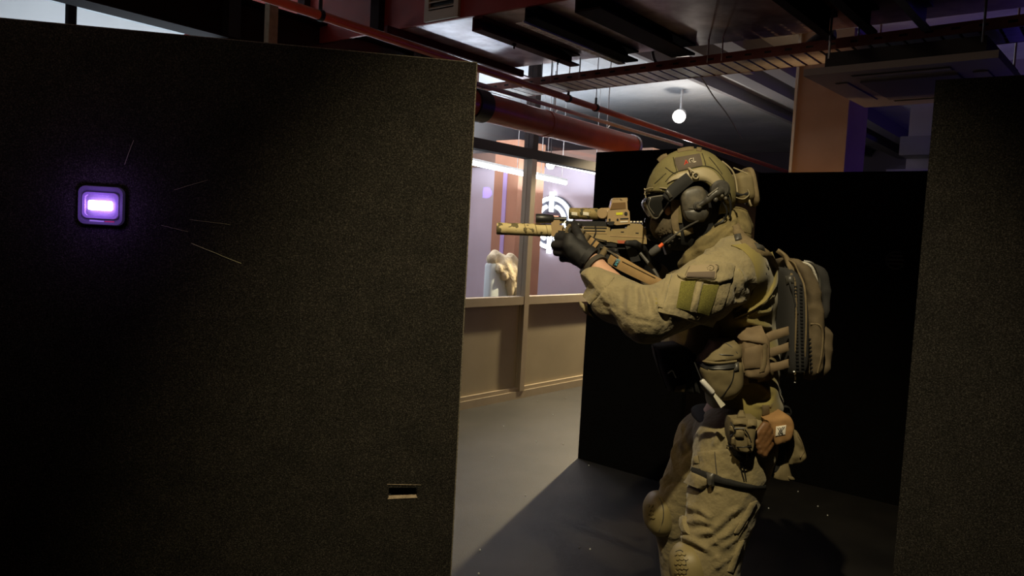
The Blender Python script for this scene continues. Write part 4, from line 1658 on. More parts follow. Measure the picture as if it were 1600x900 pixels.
# ---- boots on the floor
M_boot = mat('tan_suede_boot', (0.22, 0.16, 0.09), rough=.85, var=.15, vscale=30)
M_sole = mat('brown_rubber', (0.05, 0.04, 0.03), rough=.8)
for A_ in (ANN, ANF):
    f = Field(A_ + Vector((-.30, -.12, -.13)), A_ + Vector((.16, .12, .22)), .008)
    f.cap(A_ + Vector((0, 0, .14)), .062, A_ + Vector((.005, 0, -.03)), .055, .03)
    f.cap(A_ + Vector((.02, 0, -.05)), .045, A_ + Vector((-.14, -.01, -.07)), .040, .04, ys=1.1)
    f.ell(A_ + Vector((-.155, -.01, -.072)), (.062, .05, .038), .03)
    f.halfspace(A_ + Vector((0, 0, -.09)), (0, 0, -1))
    o, _ = sdf_obj('boot', f, M_boot, person)
    bm = bmesh.new()
    n = 24
    out = []
    for k in range(n):
        a = 2 * math.pi * k / n
        cx_, sx_ = math.cos(a), math.sin(a)
        out.append(A_ + Vector((-.075 + .140 * cx_, -.005 + .052 * sx_ * (1.0 if cx_ < 0 else .85), -.115)))
    prism(bm, out, Vector((0, 0, .028)))
    obj('boot_sole', bm, M_sole, o, bevel=.004)

# ---- plate carrier: front plate bag and cummerbund
f = Field((0.36, 2.34, 0.92), (1.06, 2.92, 1.52), .0066)
f.ell(P(1078, 500, YM), (.080, .165, .170), .03, rot=8, p=3.2)
f.ell(P(1122, 560, YM), (.175, .196, .075), .03, p=3.0)
f.cap(P(1092, 430, 2.50), .03, P(1150, 385, 2.50), .022, .02)
f.cap(P(1092, 430, 2.74), .03, P(1150, 385, 2.74), .022, .02)
vest, B_v = sdf_obj('plate_carrier', f, M_pouch, person, namp=.003, nscale=14)
SURF = [B_sh, B_tr, B_v]

# ---- helmet: cloth-covered shell with rail, patch, shroud arms
HC = P(1079, 312, YM)
f = Field(HC - Vector((.20, .19, .20)), HC + Vector((.20, .19, .22)), .0052)
f.ell(P(1079, 305, YM), (.147, .124, .147), .0, rot=-16)
f.ell(P(1072, 262, YM), (.088, .050, .052), .03, rot=14)
f.ell(P(1079, 309, YM), (.132, .108, .134), .004, rot=-16, carve=True)
# rim: front brow, ear arch, nape
f.halfspace(P(1030, 303, YM), np.array((-.10, 0, -1.0)) / 1.005)
v_keep = f.F
for sy in (-1, 1):
    f.ell(P(1086, 315, YM + sy * .12), (.068, .075, .070), .01, rot=0, carve=True)
f.ell(P(1020, 320, YM), (.06, .11, .034), .01, carve=True)
helm, B_h = sdf_obj('helmet', f, M_helmet, person, namp=.0015, nscale=22, specs=[
    ([(1022, 288), (1032, 278), (1041, 270)], .006, -.004),
    ([(1012, 298), (1024, 292), (1038, 284)], .006, -.003),
    ([(1056, 244), (1052, 256), (1058, 268)], .005, -.003),
    ([(1098, 242), (1106, 256), (1128, 268)], .005, -.003)])
# nape part of the shell behind the ear
f = Field(HC - Vector((.20, .19, .24)), HC + Vector((.24, .19, .2)), .0055)
f.ell(P(1079, 305, YM), (.146, .122, .146), .0, rot=-16)
f.ell(P(1079, 309, YM), (.132, .108, .134), .004, rot=-16, carve=True)
f.halfspace(P(1118, 300, YM), (-1.0, 0, .12))
f.halfspace(P(1130, 334, YM), (.2, 0, -1.0))
nape, B_n = sdf_obj('helmet_nape', f, M_helmet, helm)
HB = [B_h, B_n]
M_patch = mat('grey_brown_patch', (0.095, 0.075, 0.055), rough=.9, bump=.4, bscale=700)
hp = patch('name_patch', [((1054, 247), (1093, 240)), ((1056, 257), (1096, 249)), ((1060, 268), (1098, 260))], HB, .006, M_patch, helm, nu=8, nv=6, p=12, wr=0)
h_ = cast([bvh_obj(hp)], 1078, 253)
bA = (P(1090, 247.6, h_[0].y) - P(1066, 254.2, h_[0].y)).normalized()
bU = (P(1073, 243, h_[0].y) - P(1078, 258, h_[0].y)).normalized()
M_tr_ = mat('red_thread', (0.62, 0.06, 0.03), rough=.8)
M_tw_ = mat('pale_thread_print', (0.62, 0.56, 0.44), rough=.8)
upx = h_[0].y / FPX
text('red_letter', 'A', 11 * upx, h_[0] + h_[1] * .0012 - bA * 6.5 * upx, bA, bU, M_tr_, hp, shear=.15, sx=1.1)
text('pale_letters', 'GL', 10.5 * upx, h_[0] + h_[1] * .0012 + bA * 3.6 * upx + bU * .8 * upx, bA, bU, M_tw_, hp, depth=.0006, shear=.12, sx=.85)
h2 = cast([bvh_obj(hp)], 1085.5, 253.5)
bm = bmesh.new()
obox(bm, h2[0] + h2[1] * .0012, bA, bU, h2[1], 2.2 * upx, .55 * upx, .0005)
obj('pale_letters', bm, M_tw_, hp)
# side rail (tan) arching over the ear, with its dark grooves
patch('side_rail', [((1044, 281), (1042, 288)), ((1060, 270), (1058, 282)), ((1078, 266), (1078, 284)), ((1098, 262), (1100, 282)), ((1115, 268), (1112, 288)), ((1128, 284), (1120, 298)), ((1137, 300), (1131, 312)), ((1140, 318), (1136, 318))], HB, .007, M_railk, helm, nu=6, nv=28, p=9)
rb = bvh_obj(bpy.data.objects['side_rail'])
for ln in ([(1047, 283), (1062, 273), (1078, 269), (1095, 266), (1106, 269)], [(1096, 268), (1108, 270), (1120, 278)], [(1100, 283), (1108, 281), (1114, 288)]):
    cord('rail_groove', ln, [rb] + HB, .0024, M_blackpl, helm, lift=.0002)
M_seam = mat('dark_olive_seam', (0.03, 0.026, 0.012), rough=.9)
for ln in ([(1052, 246), (1055, 258), (1058, 270)], [(1097, 240), (1101, 252), (1103, 260)], [(1023, 287), (1032, 279), (1041, 271)], [(1040, 262), (1048, 268), (1056, 272)],
           [(1040, 284), (1050, 273), (1060, 268), (1080, 263), (1100, 259.5), (1117, 265), (1131, 281), (1140, 300), (1143, 316)], [(1108, 246), (1118, 258), (1128, 272)]):
    cord('cover_seam', ln, HB, .0017, M_seam, helm, lift=.0004)
# bungee clips, shroud straps and cords on the shell
cord('bungee', [(1008, 296), (1020, 293), (1036, 294), (1046, 296)], HB, .0022, M_railk, helm, lift=.004)
cord('bungee', [(1007, 303), (1018, 301), (1034, 297)], HB, .0020, M_railk, helm, lift=.004)
cord('bungee', [(1009, 308), (1010, 300), (1007, 295)], HB, .002, M_railk, helm, lift=.005)
for a in ([(1029, 252), (1036, 246), (1043, 243)], [(1059, 237), (1072, 234), (1084, 233)], [(1088, 234), (1096, 235)]):
    strap('top_loop', a, 5, [B_h], M_web, helm, thick=.006, lift=.002)
cord('nape_cord', [(1128, 252), (1138, 260), (1146, 270), (1150, 284), (1152, 300)], HB, .0026, M_railk, helm, lift=.004)
cord('nape_cord', [(1146, 262), (1160, 268), (1168, 272)], HB, .0022, M_railk, helm, lift=.006)
# counterweight pouch at the back of the helmet
f = Field(P(1162, 296, YM) - Vector((.09, .12, .11)), P(1162, 296, YM) + Vector((.09, .12, .11)), .006)
f.ell(P(1158, 294, YM), (.030, .075, .050), .01, rot=12, p=4)
cw, B_cw = sdf_obj('counterweight_pouch', f, M_pouch, helm, namp=.002, nscale=25)
f = Field(P(1174, 300, YM) - Vector((.09, .12, .11)), P(1174, 300, YM) + Vector((.09, .12, .11)), .006)
f.ell(P(1171, 293, YM), (.013, .068, .066), .01, rot=14, p=4)
sdf_obj('counterweight_flap', f, M_web, cw)
strap('pouch_strap', [(1150, 303), (1160, 304), (1171, 302)], 5, [B_cw], M_blackcl, cw)
cord('pouch_loop', [(1152, 308), (1162, 310), (1170, 304), (1168, 296)], [B_cw], .0018, M_railk, cw, lift=.003)
strap('pouch_tail', [(1170, 310), (1172, 318), (1174, 322)], 3, YM - .06, M_railk, cw)

# ---- balaclava, goggles, half mask
f = Field(HEAD - Vector((.20, .16, .24)), HEAD + Vector((.2, .16, .16)), .006)
f.ell(P(1082, 322, YM), (.108, .090, .120), .02, rot=20)
f.ell(P(1056, 356, YM), (.070, .066, .075), .03, rot=20)
f.cap(P(1090, 355, YM), .072, P(1118, 395, YM), .075, .03)
f.ell(P(1020, 345, YM), (.045, .030, .035), .01, carve=True)
bal, B_b = sdf_obj('balaclava', f, M_blackcl, person, namp=.0035, nscale=22)
M_mask = mat('olive_mask_cloth', (0.075, 0.058, 0.032), rough=.85, var=.3, vscale=60, bump=.6, bscale=500)
f = Field(P(1040, 360, YM) - Vector((.12, .12, .13)), P(1040, 360, YM) + Vector((.12, .12, .13)), .0055)
f.ell(P(1048, 352, YM), (.064, .069, .066), .02, rot=28)
f.ell(P(1031, 352, YM), (.028, .034, .040), .02, rot=10)
f.ell(P(1050, 358, YM), (.058, .062, .062), .004, rot=28, carve=True)
f.halfspace(P(1054, 330, YM), (.55, 0, .84))
mask, B_m = sdf_obj('half_mask', f, M_mask, person, namp=.002, nscale=30)
FB = [B_b, B_m]
f = Field(P(1064, 330, 2.53) - Vector((.05, .05, .05)), P(1064, 330, 2.53) + Vector((.05, .05, .05)), .005)
ball('cheek', P(1044, 329, 2.557), .012, M_skin, person, sc=(1, .5, 1.3))
M_strapk = mat('black_webbing', (0.013, 0.013, 0.0125), rough=.8, bump=.5, bscale=500)
M_gogf = mat('dark_goggle_frame', (0.11, 0.10, 0.08), rough=.35)
M_gogl = mat('smoked_lens', (0.014, 0.014, 0.013), rough=.2, spec=.5)
gog = patch('goggles', [((1012, 308), (1040, 305)), ((1008, 315), (1047, 314)), ((1009, 322), (1043, 322)), ((1014, 331), (1036, 331)), ((1021, 341), (1028, 341))], 2.556, .013, M_gogl, person, nu=12, nv=12, p=3.6, sink=.075)
B_g = bvh_obj(gog)
GB = [B_g] + FB
cord('goggle_rim', [(1013, 309.5), (1028, 307), (1040, 306.5), (1045, 314), (1041, 322), (1034, 331), (1027, 340), (1021.5, 339.5), (1015, 330), (1010.5, 321), (1010, 315), (1013, 309.5)], [B_g], .0030, M_gogf, gog, lift=.0005)
cord('goggle_rim', [(1016, 312), (1014, 322), (1022, 334)], [B_g], .0014, M_gogf, gog, lift=.0005)
strap('goggle_strap', [(1042, 311), (1051, 300), (1063, 289), (1078, 277)], [13, 18, 19, 18], 2.497, M_strapk, gog, thick=.006, lift=.0, sink=.03)
patch('strap_buckle', [((1040, 300), (1046, 310)), ((1044, 296), (1051, 307))], 2.490, .006, M_gear, gog, nu=3, nv=3)
# buckle where the strap meets the rail
HRB = HB + [rb]
bm = bmesh.new()
qb = cast(HRB, 1086, 275)
tube(bm, [qb[0] + Vector((math.cos(a) * .009, -.010, math.sin(a) * .009)) for a in np.linspace(0, 2 * math.pi, 17)], .0024, 8, caps=False)
obj('swivel_ring', bm, M_railk, helm, smooth=True)
cord('swivel_tab', [(1076, 265), (1080, 272), (1080, 282), (1079, 289)], HRB, .0026, M_railk, helm, lift=.010)
cord('swivel_tab', [(1077, 265), (1083, 270), (1088, 272)], HRB, .0024, M_railk, helm, lift=.010)
ball('swivel_hub', qb[0] + Vector((0, -.010, 0)), .0045, M_gear, helm, seg=10)
# chin strap in khaki webbing, with its buckle
strap('chin_strap', [(1056, 312), (1055, 330), (1055, 350), (1058, 364)], [13, 12, 11, 10], FB, M_web, helm, thick=.004, lift=.007, sink=.004)
strap('chin_strap', [(1063, 312), (1063, 330), (1063, 348)], 6, FB, M_scarf, helm, thick=.004, lift=.004, sink=.004)
patch('chin_buckle', [((1053, 359), (1063, 362)), ((1055, 367), (1064, 368))], FB, .006, M_railk, helm, lift=.008, nu=3, nv=3)
cord('chin_cord', [(1060, 366), (1050, 372), (1044, 378)], FB, .002, M_gear, helm, lift=.006)
for x, y in ((1050, 376), (1061, 372), (1046, 384)):
    ball('chin_fitting', (cast(FB, x, y) or (P(x, y, 2.57), 0))[0] + Vector((0, -.004, 0)), .005, M_gear, helm, seg=8)

# ---- headset: ear cup on an arm, boom microphone
hs_t = empty('headset')
hs_t.parent = person
def cupbody(name, cx, cy, Y, r, m, parent, rot=0, p=2.6, h=.005):
    f = Field(P(cx, cy, Y) - Vector((r[0] + .03, r[1] + .03, r[2] + .03)), P(cx, cy, Y) + Vector((r[0] + .03, r[1] + .03, r[2] + .03)), h)
    f.ell(P(cx, cy, Y), r, .01, rot=rot, p=p)
    return sdf_obj(name, f, m, parent)
cup, B_c = cupbody('ear_cup', 1085, 319, 2.518, (.042, .026, .056), M_shell, hs_t, rot=14, p=3.4)
cupbody('ear_cushion', 1088, 320, 2.545, (.048, .024, .058), M_blackcl, hs_t, rot=14)
cupbody('ear_cup', 1082, 320, 2.725, (.040, .028, .052), M_shell, hs_t, rot=14)
cord('cup_seam', [(1068, 328), (1078, 325), (1090, 327), (1102, 322)], [B_c], .0016, M_gear, cup, lift=.0005)
patch('cup_lower_plate', [((1070, 330), (1104, 326)), ((1074, 340), (1104, 338)), ((1084, 348), (1100, 346))], [B_c], .005, M_gear, cup, nu=6, nv=6, p=5)
kb = cast([B_c], 1090, 322)[0]
cyl('cup_dial', kb + Vector((0, .004, 0)), kb + Vector((0, -.014, 0)), .0125, M_gear, cup, 20, prof=[(0, .014), (.7, .0135), (.72, .011), (1, .010)])
cyl('dial_cap', kb + Vector((0, -.012, 0)), kb + Vector((0, -.0165, 0)), .007, M_shell, cup, 16)
# arm from the cup up to the rail pivot
pv = P(1126, 296, 2.492)
cyl('arm_pivot', pv + Vector((0, .02, 0)), pv + Vector((0, -.010, 0)), .030, M_gear, hs_t, 24, prof=[(0, .030), (.75, .030), (.85, .026), (1, .022)])
bm = bmesh.new()
tube(bm, curve_pts([kb + Vector((0, -.008, 0)), P(1104, 313, 2.478), P(1116, 303, 2.474), P(1128, 297, 2.482)], 6), [.0085] * 6 + [.0115] * 7 + [.014] * 6, 12)
obj('arm', bm, M_gear, hs_t, smooth=True)
for k, (x, y) in enumerate(((1112, 303), (1120, 298), (1128, 306), (1118, 312), (1134, 310))):
    ball('arm_fitting', P(x, y, 2.474), .006 + .002 * (k % 2), M_gear if k % 2 else M_shell, hs_t, seg=10)
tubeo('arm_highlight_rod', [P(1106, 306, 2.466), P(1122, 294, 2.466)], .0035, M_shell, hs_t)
cord('headset_cable', [(1128, 312, 2.49), (1136, 330, 2.49), (1130, 345, 2.50), (1116, 352, 2.49)], None, .0035, M_blackpl, hs_t)
cord('headset_cable', [(1138, 306, 2.50), (1142, 322, 2.50), (1140, 340, 2.51)], None, .0035, M_blackpl, hs_t)
bmic = [P(1091, 345, 2.50), P(1072, 355, 2.485), P(1056, 366, 2.475), P(1040, 378, 2.475), P(1030, 386, 2.482)]
tubeo('boom', curve_pts(bmic, 6), .0030, M_gear, hs_t, 8)
d = (bmic[-1] - bmic[-2]).normalized()
cyl('microphone', bmic[-1] - d * .002, bmic[-1] + d * .038, .012, mat('grey_foam', (0.07, 0.07, 0.07), rough=.95, bump=1, bscale=600), hs_t, 16, prof=[(0, .0085), (.15, .0125), (.75, .0125), (.93, .0095), (1, .004)])
cyl('orange_band', P(1036, 381, 2.476), P(1030, 386, 2.478), .006, mat('orange_rubber', (0.75, 0.12, 0.03), rough=.6), hs_t, 12)
patch('side_block', [((1068, 360), (1082, 355)), ((1070, 369), (1084, 363))], FB, .006, M_pouch, hs_t, lift=.004, nu=4, nv=4)

# ---- scarf wound round the neck
f = Field((0.42, 2.40, 1.28), (0.98, 2.88, 1.70), .0062)
f.chain([P(1150, 345, 2.60), P(1134, 368, 2.515), P(1108, 388, 2.475), P(1082, 406, 2.50), P(1068, 414, 2.56)], [.046, .044, .040, .028, .020], .02)
f.chain([P(1150, 345, 2.64), P(1140, 372, 2.73), P(1110, 390, 2.77), P(1080, 405, 2.73), P(1068, 414, 2.66)], [.046, .044, .040, .028, .020], .02)
f.chain([P(1158, 352, 2.60), P(1152, 372, 2.52), P(1130, 386, 2.475)], [.036, .036, .028], .012)
FSC = [([(1150, 328), (1140, 350), (1120, 372), (1095, 388)], .010, -.010),
       ([(1144, 324), (1132, 345), (1112, 362), (1096, 372)], .010, -.008),
       ([(1158, 340), (1150, 360), (1132, 376), (1110, 390)], .010, -.009),
       ([(1136, 345), (1118, 358)], .008, -.008), ([(1112, 352), (1124, 346), (1134, 342)], .007, -.008),
       ([(1106, 366), (1120, 360)], .007, -.007), ([(1080, 398), (1104, 384)], .008, .006)]
scarf, B_sc = sdf_obj('scarf', f, M_scarf, person, specs=FSC, namp=.005, nscale=16, aniso=(1, 1, 1.6))
SURF2 = SURF + [B_sc]

# ---- gloves and watch
f = Field(P(895, 388, 2.5) - Vector((.14, .13, .14)), P(895, 388, 2.5) + Vector((.14, .15, .14)), .0036)
hand(f, WR, MCPN, PIPN, DIPN, TIPN, THN, 1.06, .034)
gdir = (WR - P(895, 388, 2.47)).normalized()
f.halfspace(P(922, 404, 2.45), gdir)
glove, B_gl = sdf_obj('glove', f, M_glove, person, namp=.0012, nscale=40)
f = Field(P(985, 395, 2.69) - Vector((.14, .13, .14)), P(985, 395, 2.69) + Vector((.16, .15, .14)), .0040)
hand(f, WRF, MCPF, PIPF, DIPF, TIPF, THF, 1.06, .036)
sdf_obj('glove', f, M_glove, person)
def band(name, c, dirv, r, wd, th, m, parent, ys=1.0):
    d = Vector(dirv).normalized()
    x = d.cross(Vector((0, 1, 0))).normalized()
    y = d.cross(x)
    bm = bmesh.new()
    R_ = []
    for rr_, s_ in ((r, -1), (r + th, -1), (r + th, 1), (r, 1)):
        R_.append([bm.verts.new(c + d * (s_ * wd / 2) + x * (math.cos(2 * math.pi * k / 28) * rr_) + y * (math.sin(2 * math.pi * k / 28) * rr_ * ys)) for k in range(28)])
    for a in range(4):
        for k in range(28):
            bm.faces.new((R_[a][k], R_[a][(k + 1) % 28], R_[(a + 1) % 4][(k + 1) % 28], R_[(a + 1) % 4][k]))
    return obj(name, bm, m, parent, smooth=True, bevel=.0008)
arm_d = (EL - WR).normalized()
band('glove_cuff', P(919, 402, 2.452), (WR - P(895, 388, 2.47)), .0325, .020, .0045, M_glove, glove)
wt = band('wristwatch', WR + arm_d * .006, arm_d, .0352, .017, .005, mat('woven_watch_band', (0.045, 0.040, 0.030), rough=.85, bump=.6, bscale=400), person)
ball('watch_case', P(914, 425, 2.44), .017, M_blackpl, wt, sc=(1, 1, .7))
# ---- sleeve pocket, loop fields and flag patch on the near upper arm
SLV = [B_sh]
pk = patch('sleeve_pocket', [((1048, 428), (1143, 432)), ((1040, 452), (1137, 458)), ((1032, 474), (1126, 486)), ((1027, 488), (1113, 511))], SLV, .007, M_sleeve, person, nu=18, nv=18, p=14, lift=.002, wr=.003, wscale=42, sink=.015)
pkb = bvh_obj(pk)
patch('pocket_flap', [((1078, 411), (1148, 414)), ((1068, 421), (1145, 425)), ((1058, 431), (1141, 437)), ((1068, 438), (1122, 444))], [pkb] + SLV, .006, M_sleeve, person, nu=16, nv=12, p=14, lift=.006, wr=.0015, wscale=40, sink=.006)
fb = bvh_obj(bpy.data.objects['pocket_flap'])
patch('loop_field', [((1064, 440), (1087, 439)), ((1060, 460), (1082, 462)), ((1056, 481), (1077, 486))], [pkb], .003, M_velcro, person, nu=5, nv=7, p=16, lift=.002, sink=.004)
patch('loop_field', [((1098, 445), (1123, 445)), ((1093, 466), (1115, 471)), ((1087, 487), (1107, 493))], [pkb], .003, M_velcro, person, nu=5, nv=7, p=16, lift=.002, sink=.004)
patch('pocket_pleat', [((1088, 440), (1099, 441)), ((1083, 462), (1093, 464)), ((1076, 486), (1088, 489))], [pkb], .010, M_sleeve, person, nu=5, nv=7, p=2.4, lift=.001, sink=.004)
patch('pocket_seam', [((1042, 430), (1050, 430)), ((1033, 458), (1042, 459)), ((1028, 480), (1036, 482))], [pkb] + SLV, .005, M_sleeve, person, nu=3, nv=8, p=3, lift=.003, sink=.004)
fp = patch('flag_patch', [((1077, 416), (1121, 413)), ((1074, 425), (1119.5, 425)), ((1070, 434), (1117, 437))], [fb], .0045, mat('tan_flag_cloth', (0.27, 0.215, 0.13), rough=.9, bump=.5, bscale=900), person, nu=8, nv=6, p=20, lift=.002, sink=.004)
fpb = bvh_obj(fp)
patch('grey_flag_half', [((1074, 426), (1117, 424.5)), ((1072, 433), (1116, 435))], [fpb], .001, mat('grey_flag_cloth', (0.115, 0.088, 0.065), rough=.9, bump=.5, bscale=900), fp, nu=16, nv=8, p=30, lift=.0022, sink=.003)
cord('patch_border', [(1077.5, 416.5), (1120, 413.8), (1119, 425), (1116.5, 436), (1094, 434.8), (1071, 433.5), (1077.5, 416.5)], [fpb], .0012, mat('patch_edge', (.10, .08, .045), rough=.9), fp, lift=.0004, seg=4)
M_mark = mat('dark_olive_thread', (0.06, 0.05, 0.025), rough=.9)
cord('crescent', [(1110 + 5.2 * math.cos(math.radians(a)), 418.7 + 4.2 * math.sin(math.radians(a))) for a in range(-110, 111, 20)], [fpb], .0009, M_mark, fp, lift=.0005)
for k in range(5):
    a = math.radians(72 * k - 90)
    h_ = cast([fpb], 1107.5 + 2.6 * math.cos(a), 418.7 + 2.3 * math.sin(a))
    if h_:
        ball('star', h_[0], .0014, M_mark, fp, seg=6)
# knit yoke over the shoulder
patch('shoulder_yoke', [((1142, 384), (1168, 380)), ((1160, 392), (1192, 396)), ((1176, 412), (1206, 424)), ((1180, 436), (1207, 448)), ((1172, 462), (1198, 468)), ((1148, 488), (1166, 490))], SLV, .002, M_shirt, person, nu=8, nv=18, p=10, lift=.0025, sink=.01)
patch('cuff_tab', [((941, 425), (960, 434)), ((924, 440), (945, 453)), ((911, 462), (922, 476))], SLV, .003, M_sleeve, person, nu=6, nv=8, p=10, lift=.002, sink=.01)
patch('cuff_lower_flap', [((905, 470), (918, 478)), ((907, 480), (920, 487)), ((914, 490), (928, 497))], SLV, .004, M_sleeve, person, nu=5, nv=5, p=5, lift=.0, sink=.01)

# ---- shoulder straps and carrier webbing seen near the neck and back
strap('shoulder_strap', [(1148, 352), (1158, 372), (1180, 388), (1200, 402), (1212, 425)], [10, 14, 13, 11, 9], SURF2, M_web, person, thick=.006, lift=.004)
strap('pack_strap', [(1200, 396), (1208, 420), (1208, 445), (1196, 468), (1172, 486), (1146, 497)], [8, 7, 7, 6, 5, 4], SURF2, M_shirt, person, thick=.006, lift=.006)
patch('strap_buckle', [((1147, 370), (1157, 368)), ((1149, 378), (1159, 376))], SURF2, .008, M_gear, person, lift=.006, nu=3, nv=3)
patch('strap_buckle', [((1176, 382), (1190, 388)), ((1180, 391), (1192, 396))], SURF2, .008, M_gear, person, lift=.008, nu=3, nv=3)
patch('collar', [((1150, 334), (1160, 332)), ((1152, 350), (1170, 350)), ((1154, 362), (1172, 366))], SURF2, .006, M_scarf, person, lift=.003, nu=5, nv=6, p=4)

# ---- cummerbund straps to the back
for rows in ([((1172, 541), (1172, 556)), ((1200, 520), (1200, 536)), ((1218, 514), (1219, 528)), ((1232, 510), (1233, 523))],
             [((1196, 546), (1196, 561)), ((1215, 541), (1216, 554)), ((1232, 535), (1233, 548))],
             [((1196, 568), (1196, 583)), ((1215, 566), (1216, 579)), ((1232, 561), (1233, 574))]):
    patch('side_strap', rows, 2.418, .005, M_pouch2, person, nu=4, nv=12, p=10, sink=.004)

# ---- pouches: olive side pouch with a flap
sp_ = patch('side_pouch', [((1155, 520), (1190, 516)), ((1154, 540), (1199, 530)), ((1155, 565), (1199, 560)), ((1158, 585), (1199, 580)), ((1166, 588), (1190, 592))], 2.425, .050, M_pouch2, person, nu=16, nv=22, p=3.2, wr=.006, wscale=26, sink=.06)
B1 = bvh_obj(sp_)
patch('pouch_flap', [((1148, 516), (1190, 510)), ((1152, 526), (1196, 526)), ((1160, 533), (1199, 540))], [B1], .005, M_pouch2, sp_, nu=8, nv=8, p=8, lift=.003, wr=.002, wscale=40)
patch('pouch_welt', [((1155, 538), (1160, 538)), ((1155, 560), (1160, 560)), ((1160, 583), (1166, 582))], [B1], .004, M_web, sp_, nu=3, nv=8, p=4, lift=.002)
patch('pouch_welt', [((1191, 532), (1198, 532)), ((1191, 560), (1198, 560)), ((1186, 582), (1194, 580))], [B1], .004, M_web, sp_, nu=3, nv=8, p=4, lift=.002)
patch('pouch_panel', [((1164, 545), (1188, 538)), ((1163, 560), (1188, 558)), ((1164, 576), (1187, 574))], [B1], .005, M_pouch2, sp_, nu=6, nv=6, p=4, lift=.002, wr=.002, wscale=50)
strap('pouch_tail', [(1177, 586), (1177, 599)], 13, 2.40, M_web, sp_, thick=.004)

# ---- big zipped utility pouch
up_ = patch('utility_pouch', [((1110, 531), (1144, 530)), ((1102, 545), (1152, 540)), ((1086, 563), (1154, 556)), ((1090, 585), (1156, 580)), ((1100, 607), (1154, 603)), ((1112, 622), (1138, 622))], 2.43, .085, M_pouch, person, nu=24, nv=28, p=2.8, wr=.007, wscale=22, sink=.07, seam=[('v', .43, .035, .016)])
B2 = bvh_obj(up_)
patch('zip_opening', [((1090, 566), (1150, 566)), ((1096, 572), (1149, 571)), ((1106, 579), (1147, 576))], [B2], .002, M_blackpl, up_, nu=10, nv=4, p=8, lift=.002, sink=.004)
cord('zipper', [(1089, 567), (1104, 569), (1122, 570), (1140, 569), (1150, 568)], [B2], .0035, M_blackpl, up_, lift=.002)
cord('zipper', [(1092, 573), (1110, 576), (1130, 577), (1146, 575)], [B2], .003, M_blackpl, up_, lift=.002)
cord('flap_edge', [(1086, 562), (1104, 565), (1124, 566), (1150, 563)], [B2], .0045, M_pouch, up_, lift=.003)
cord('pouch_seam', [(1104, 553), (1125, 554), (1146, 555)], [B2], .0014, M_gear, up_, lift=.0005)
cord('pouch_seam', [(1108, 538), (1124, 534), (1140, 540), (1152, 552)], [B2], .0014, M_gear, up_, lift=.0005)
cord('pouch_piping', [(1147, 578), (1144, 595), (1134, 612), (1126, 622)], [B2], .0016, M_blackpl, up_, lift=.0005)
patch('pouch_side_tab', [((1147, 567), (1154, 566)), ((1147, 580), (1154, 578))], [B2], .006, M_gear, up_, lift=.002, nu=3, nv=4)
# white light stick hanging across it
mk = empty('marker')
mk.parent = person
cyl('lanyard', P(1085, 566, 2.36), P(1097, 596, 2.345), .0022, M_blackpl, mk, 8)
cyl('light_stick', P(1096, 594, 2.342), P(1114, 614, 2.340), .0085, mat('pale_metal', (0.78, 0.76, 0.72), rough=.3, metal=.2), mk, 16, prof=[(0, .0065), (.08, .0085), (.92, .0085), (1, .007)])
bm = bmesh.new()
a, b = P(1114, 614, 2.340), P(1130, 635, 2.338)
dd = (b - a).normalized()
sd = dd.cross(Vector((0, 1, 0))).normalized()
prism(bm, [a - sd * .004, a + sd * .004, b + sd * .0085, b - sd * .0085], Vector((0, .004, 0)))
obj('paper_tag', bm, mat('off_white_tag', (0.62, 0.60, 0.48), rough=.8), mk, bevel=.0006)

# ---- dark chest pouches in the arm's shade
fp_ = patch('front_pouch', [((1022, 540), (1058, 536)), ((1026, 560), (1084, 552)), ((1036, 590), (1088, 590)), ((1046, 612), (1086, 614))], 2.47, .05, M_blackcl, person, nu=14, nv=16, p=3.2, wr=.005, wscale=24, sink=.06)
B3 = bvh_obj(fp_)
cord('pouch_cord', [(1022, 542), (1026, 556), (1032, 580), (1042, 606)], [B3], .003, M_gear, fp_, lift=.002)
cord('pouch_clip', [(1044, 583), (1050, 579), (1054, 586), (1056, 590)], [B3], .0022, M_steel, fp_, lift=.003)
patch('pouch_tab', [((1056, 604), (1072, 600)), ((1054, 611), (1069, 611))], [B3], .004, M_pouch, fp_, nu=4, nv=3, lift=.004)
patch('chest_strap', [((1076, 556), (1086, 552)), ((1080, 580), (1092, 582)), ((1084, 610), (1094, 614))], [B3, B2] , .006, M_blackcl, fp_, nu=4, nv=8, lift=.004)

# ---- belt with its pouches
f = Field((0.30, 2.30, 0.82), (1.10, 3.0, 1.06), .0075)
f.ell(P(1156, 656, YM), (.150, .200, .026), .0, p=3)
belt, B_be = sdf_obj('belt', f, M_blackcl, person)
BT = [B_be, B_tr, B_sh]
strap('belt_loop', [(1196, 633), (1196, 648)], 11, BT, M_web, belt, thick=.004, lift=.003)
f = Field(P(1224, 640, 2.6) - Vector((.1, .12, .1)), P(1224, 640, 2.6) + Vector((.1, .12, .1)), .006)
f.ell(P(1218, 643, 2.60), (.036, .06, .034), .01)
sdf_obj('belt_pad', f, M_blackcl, belt)
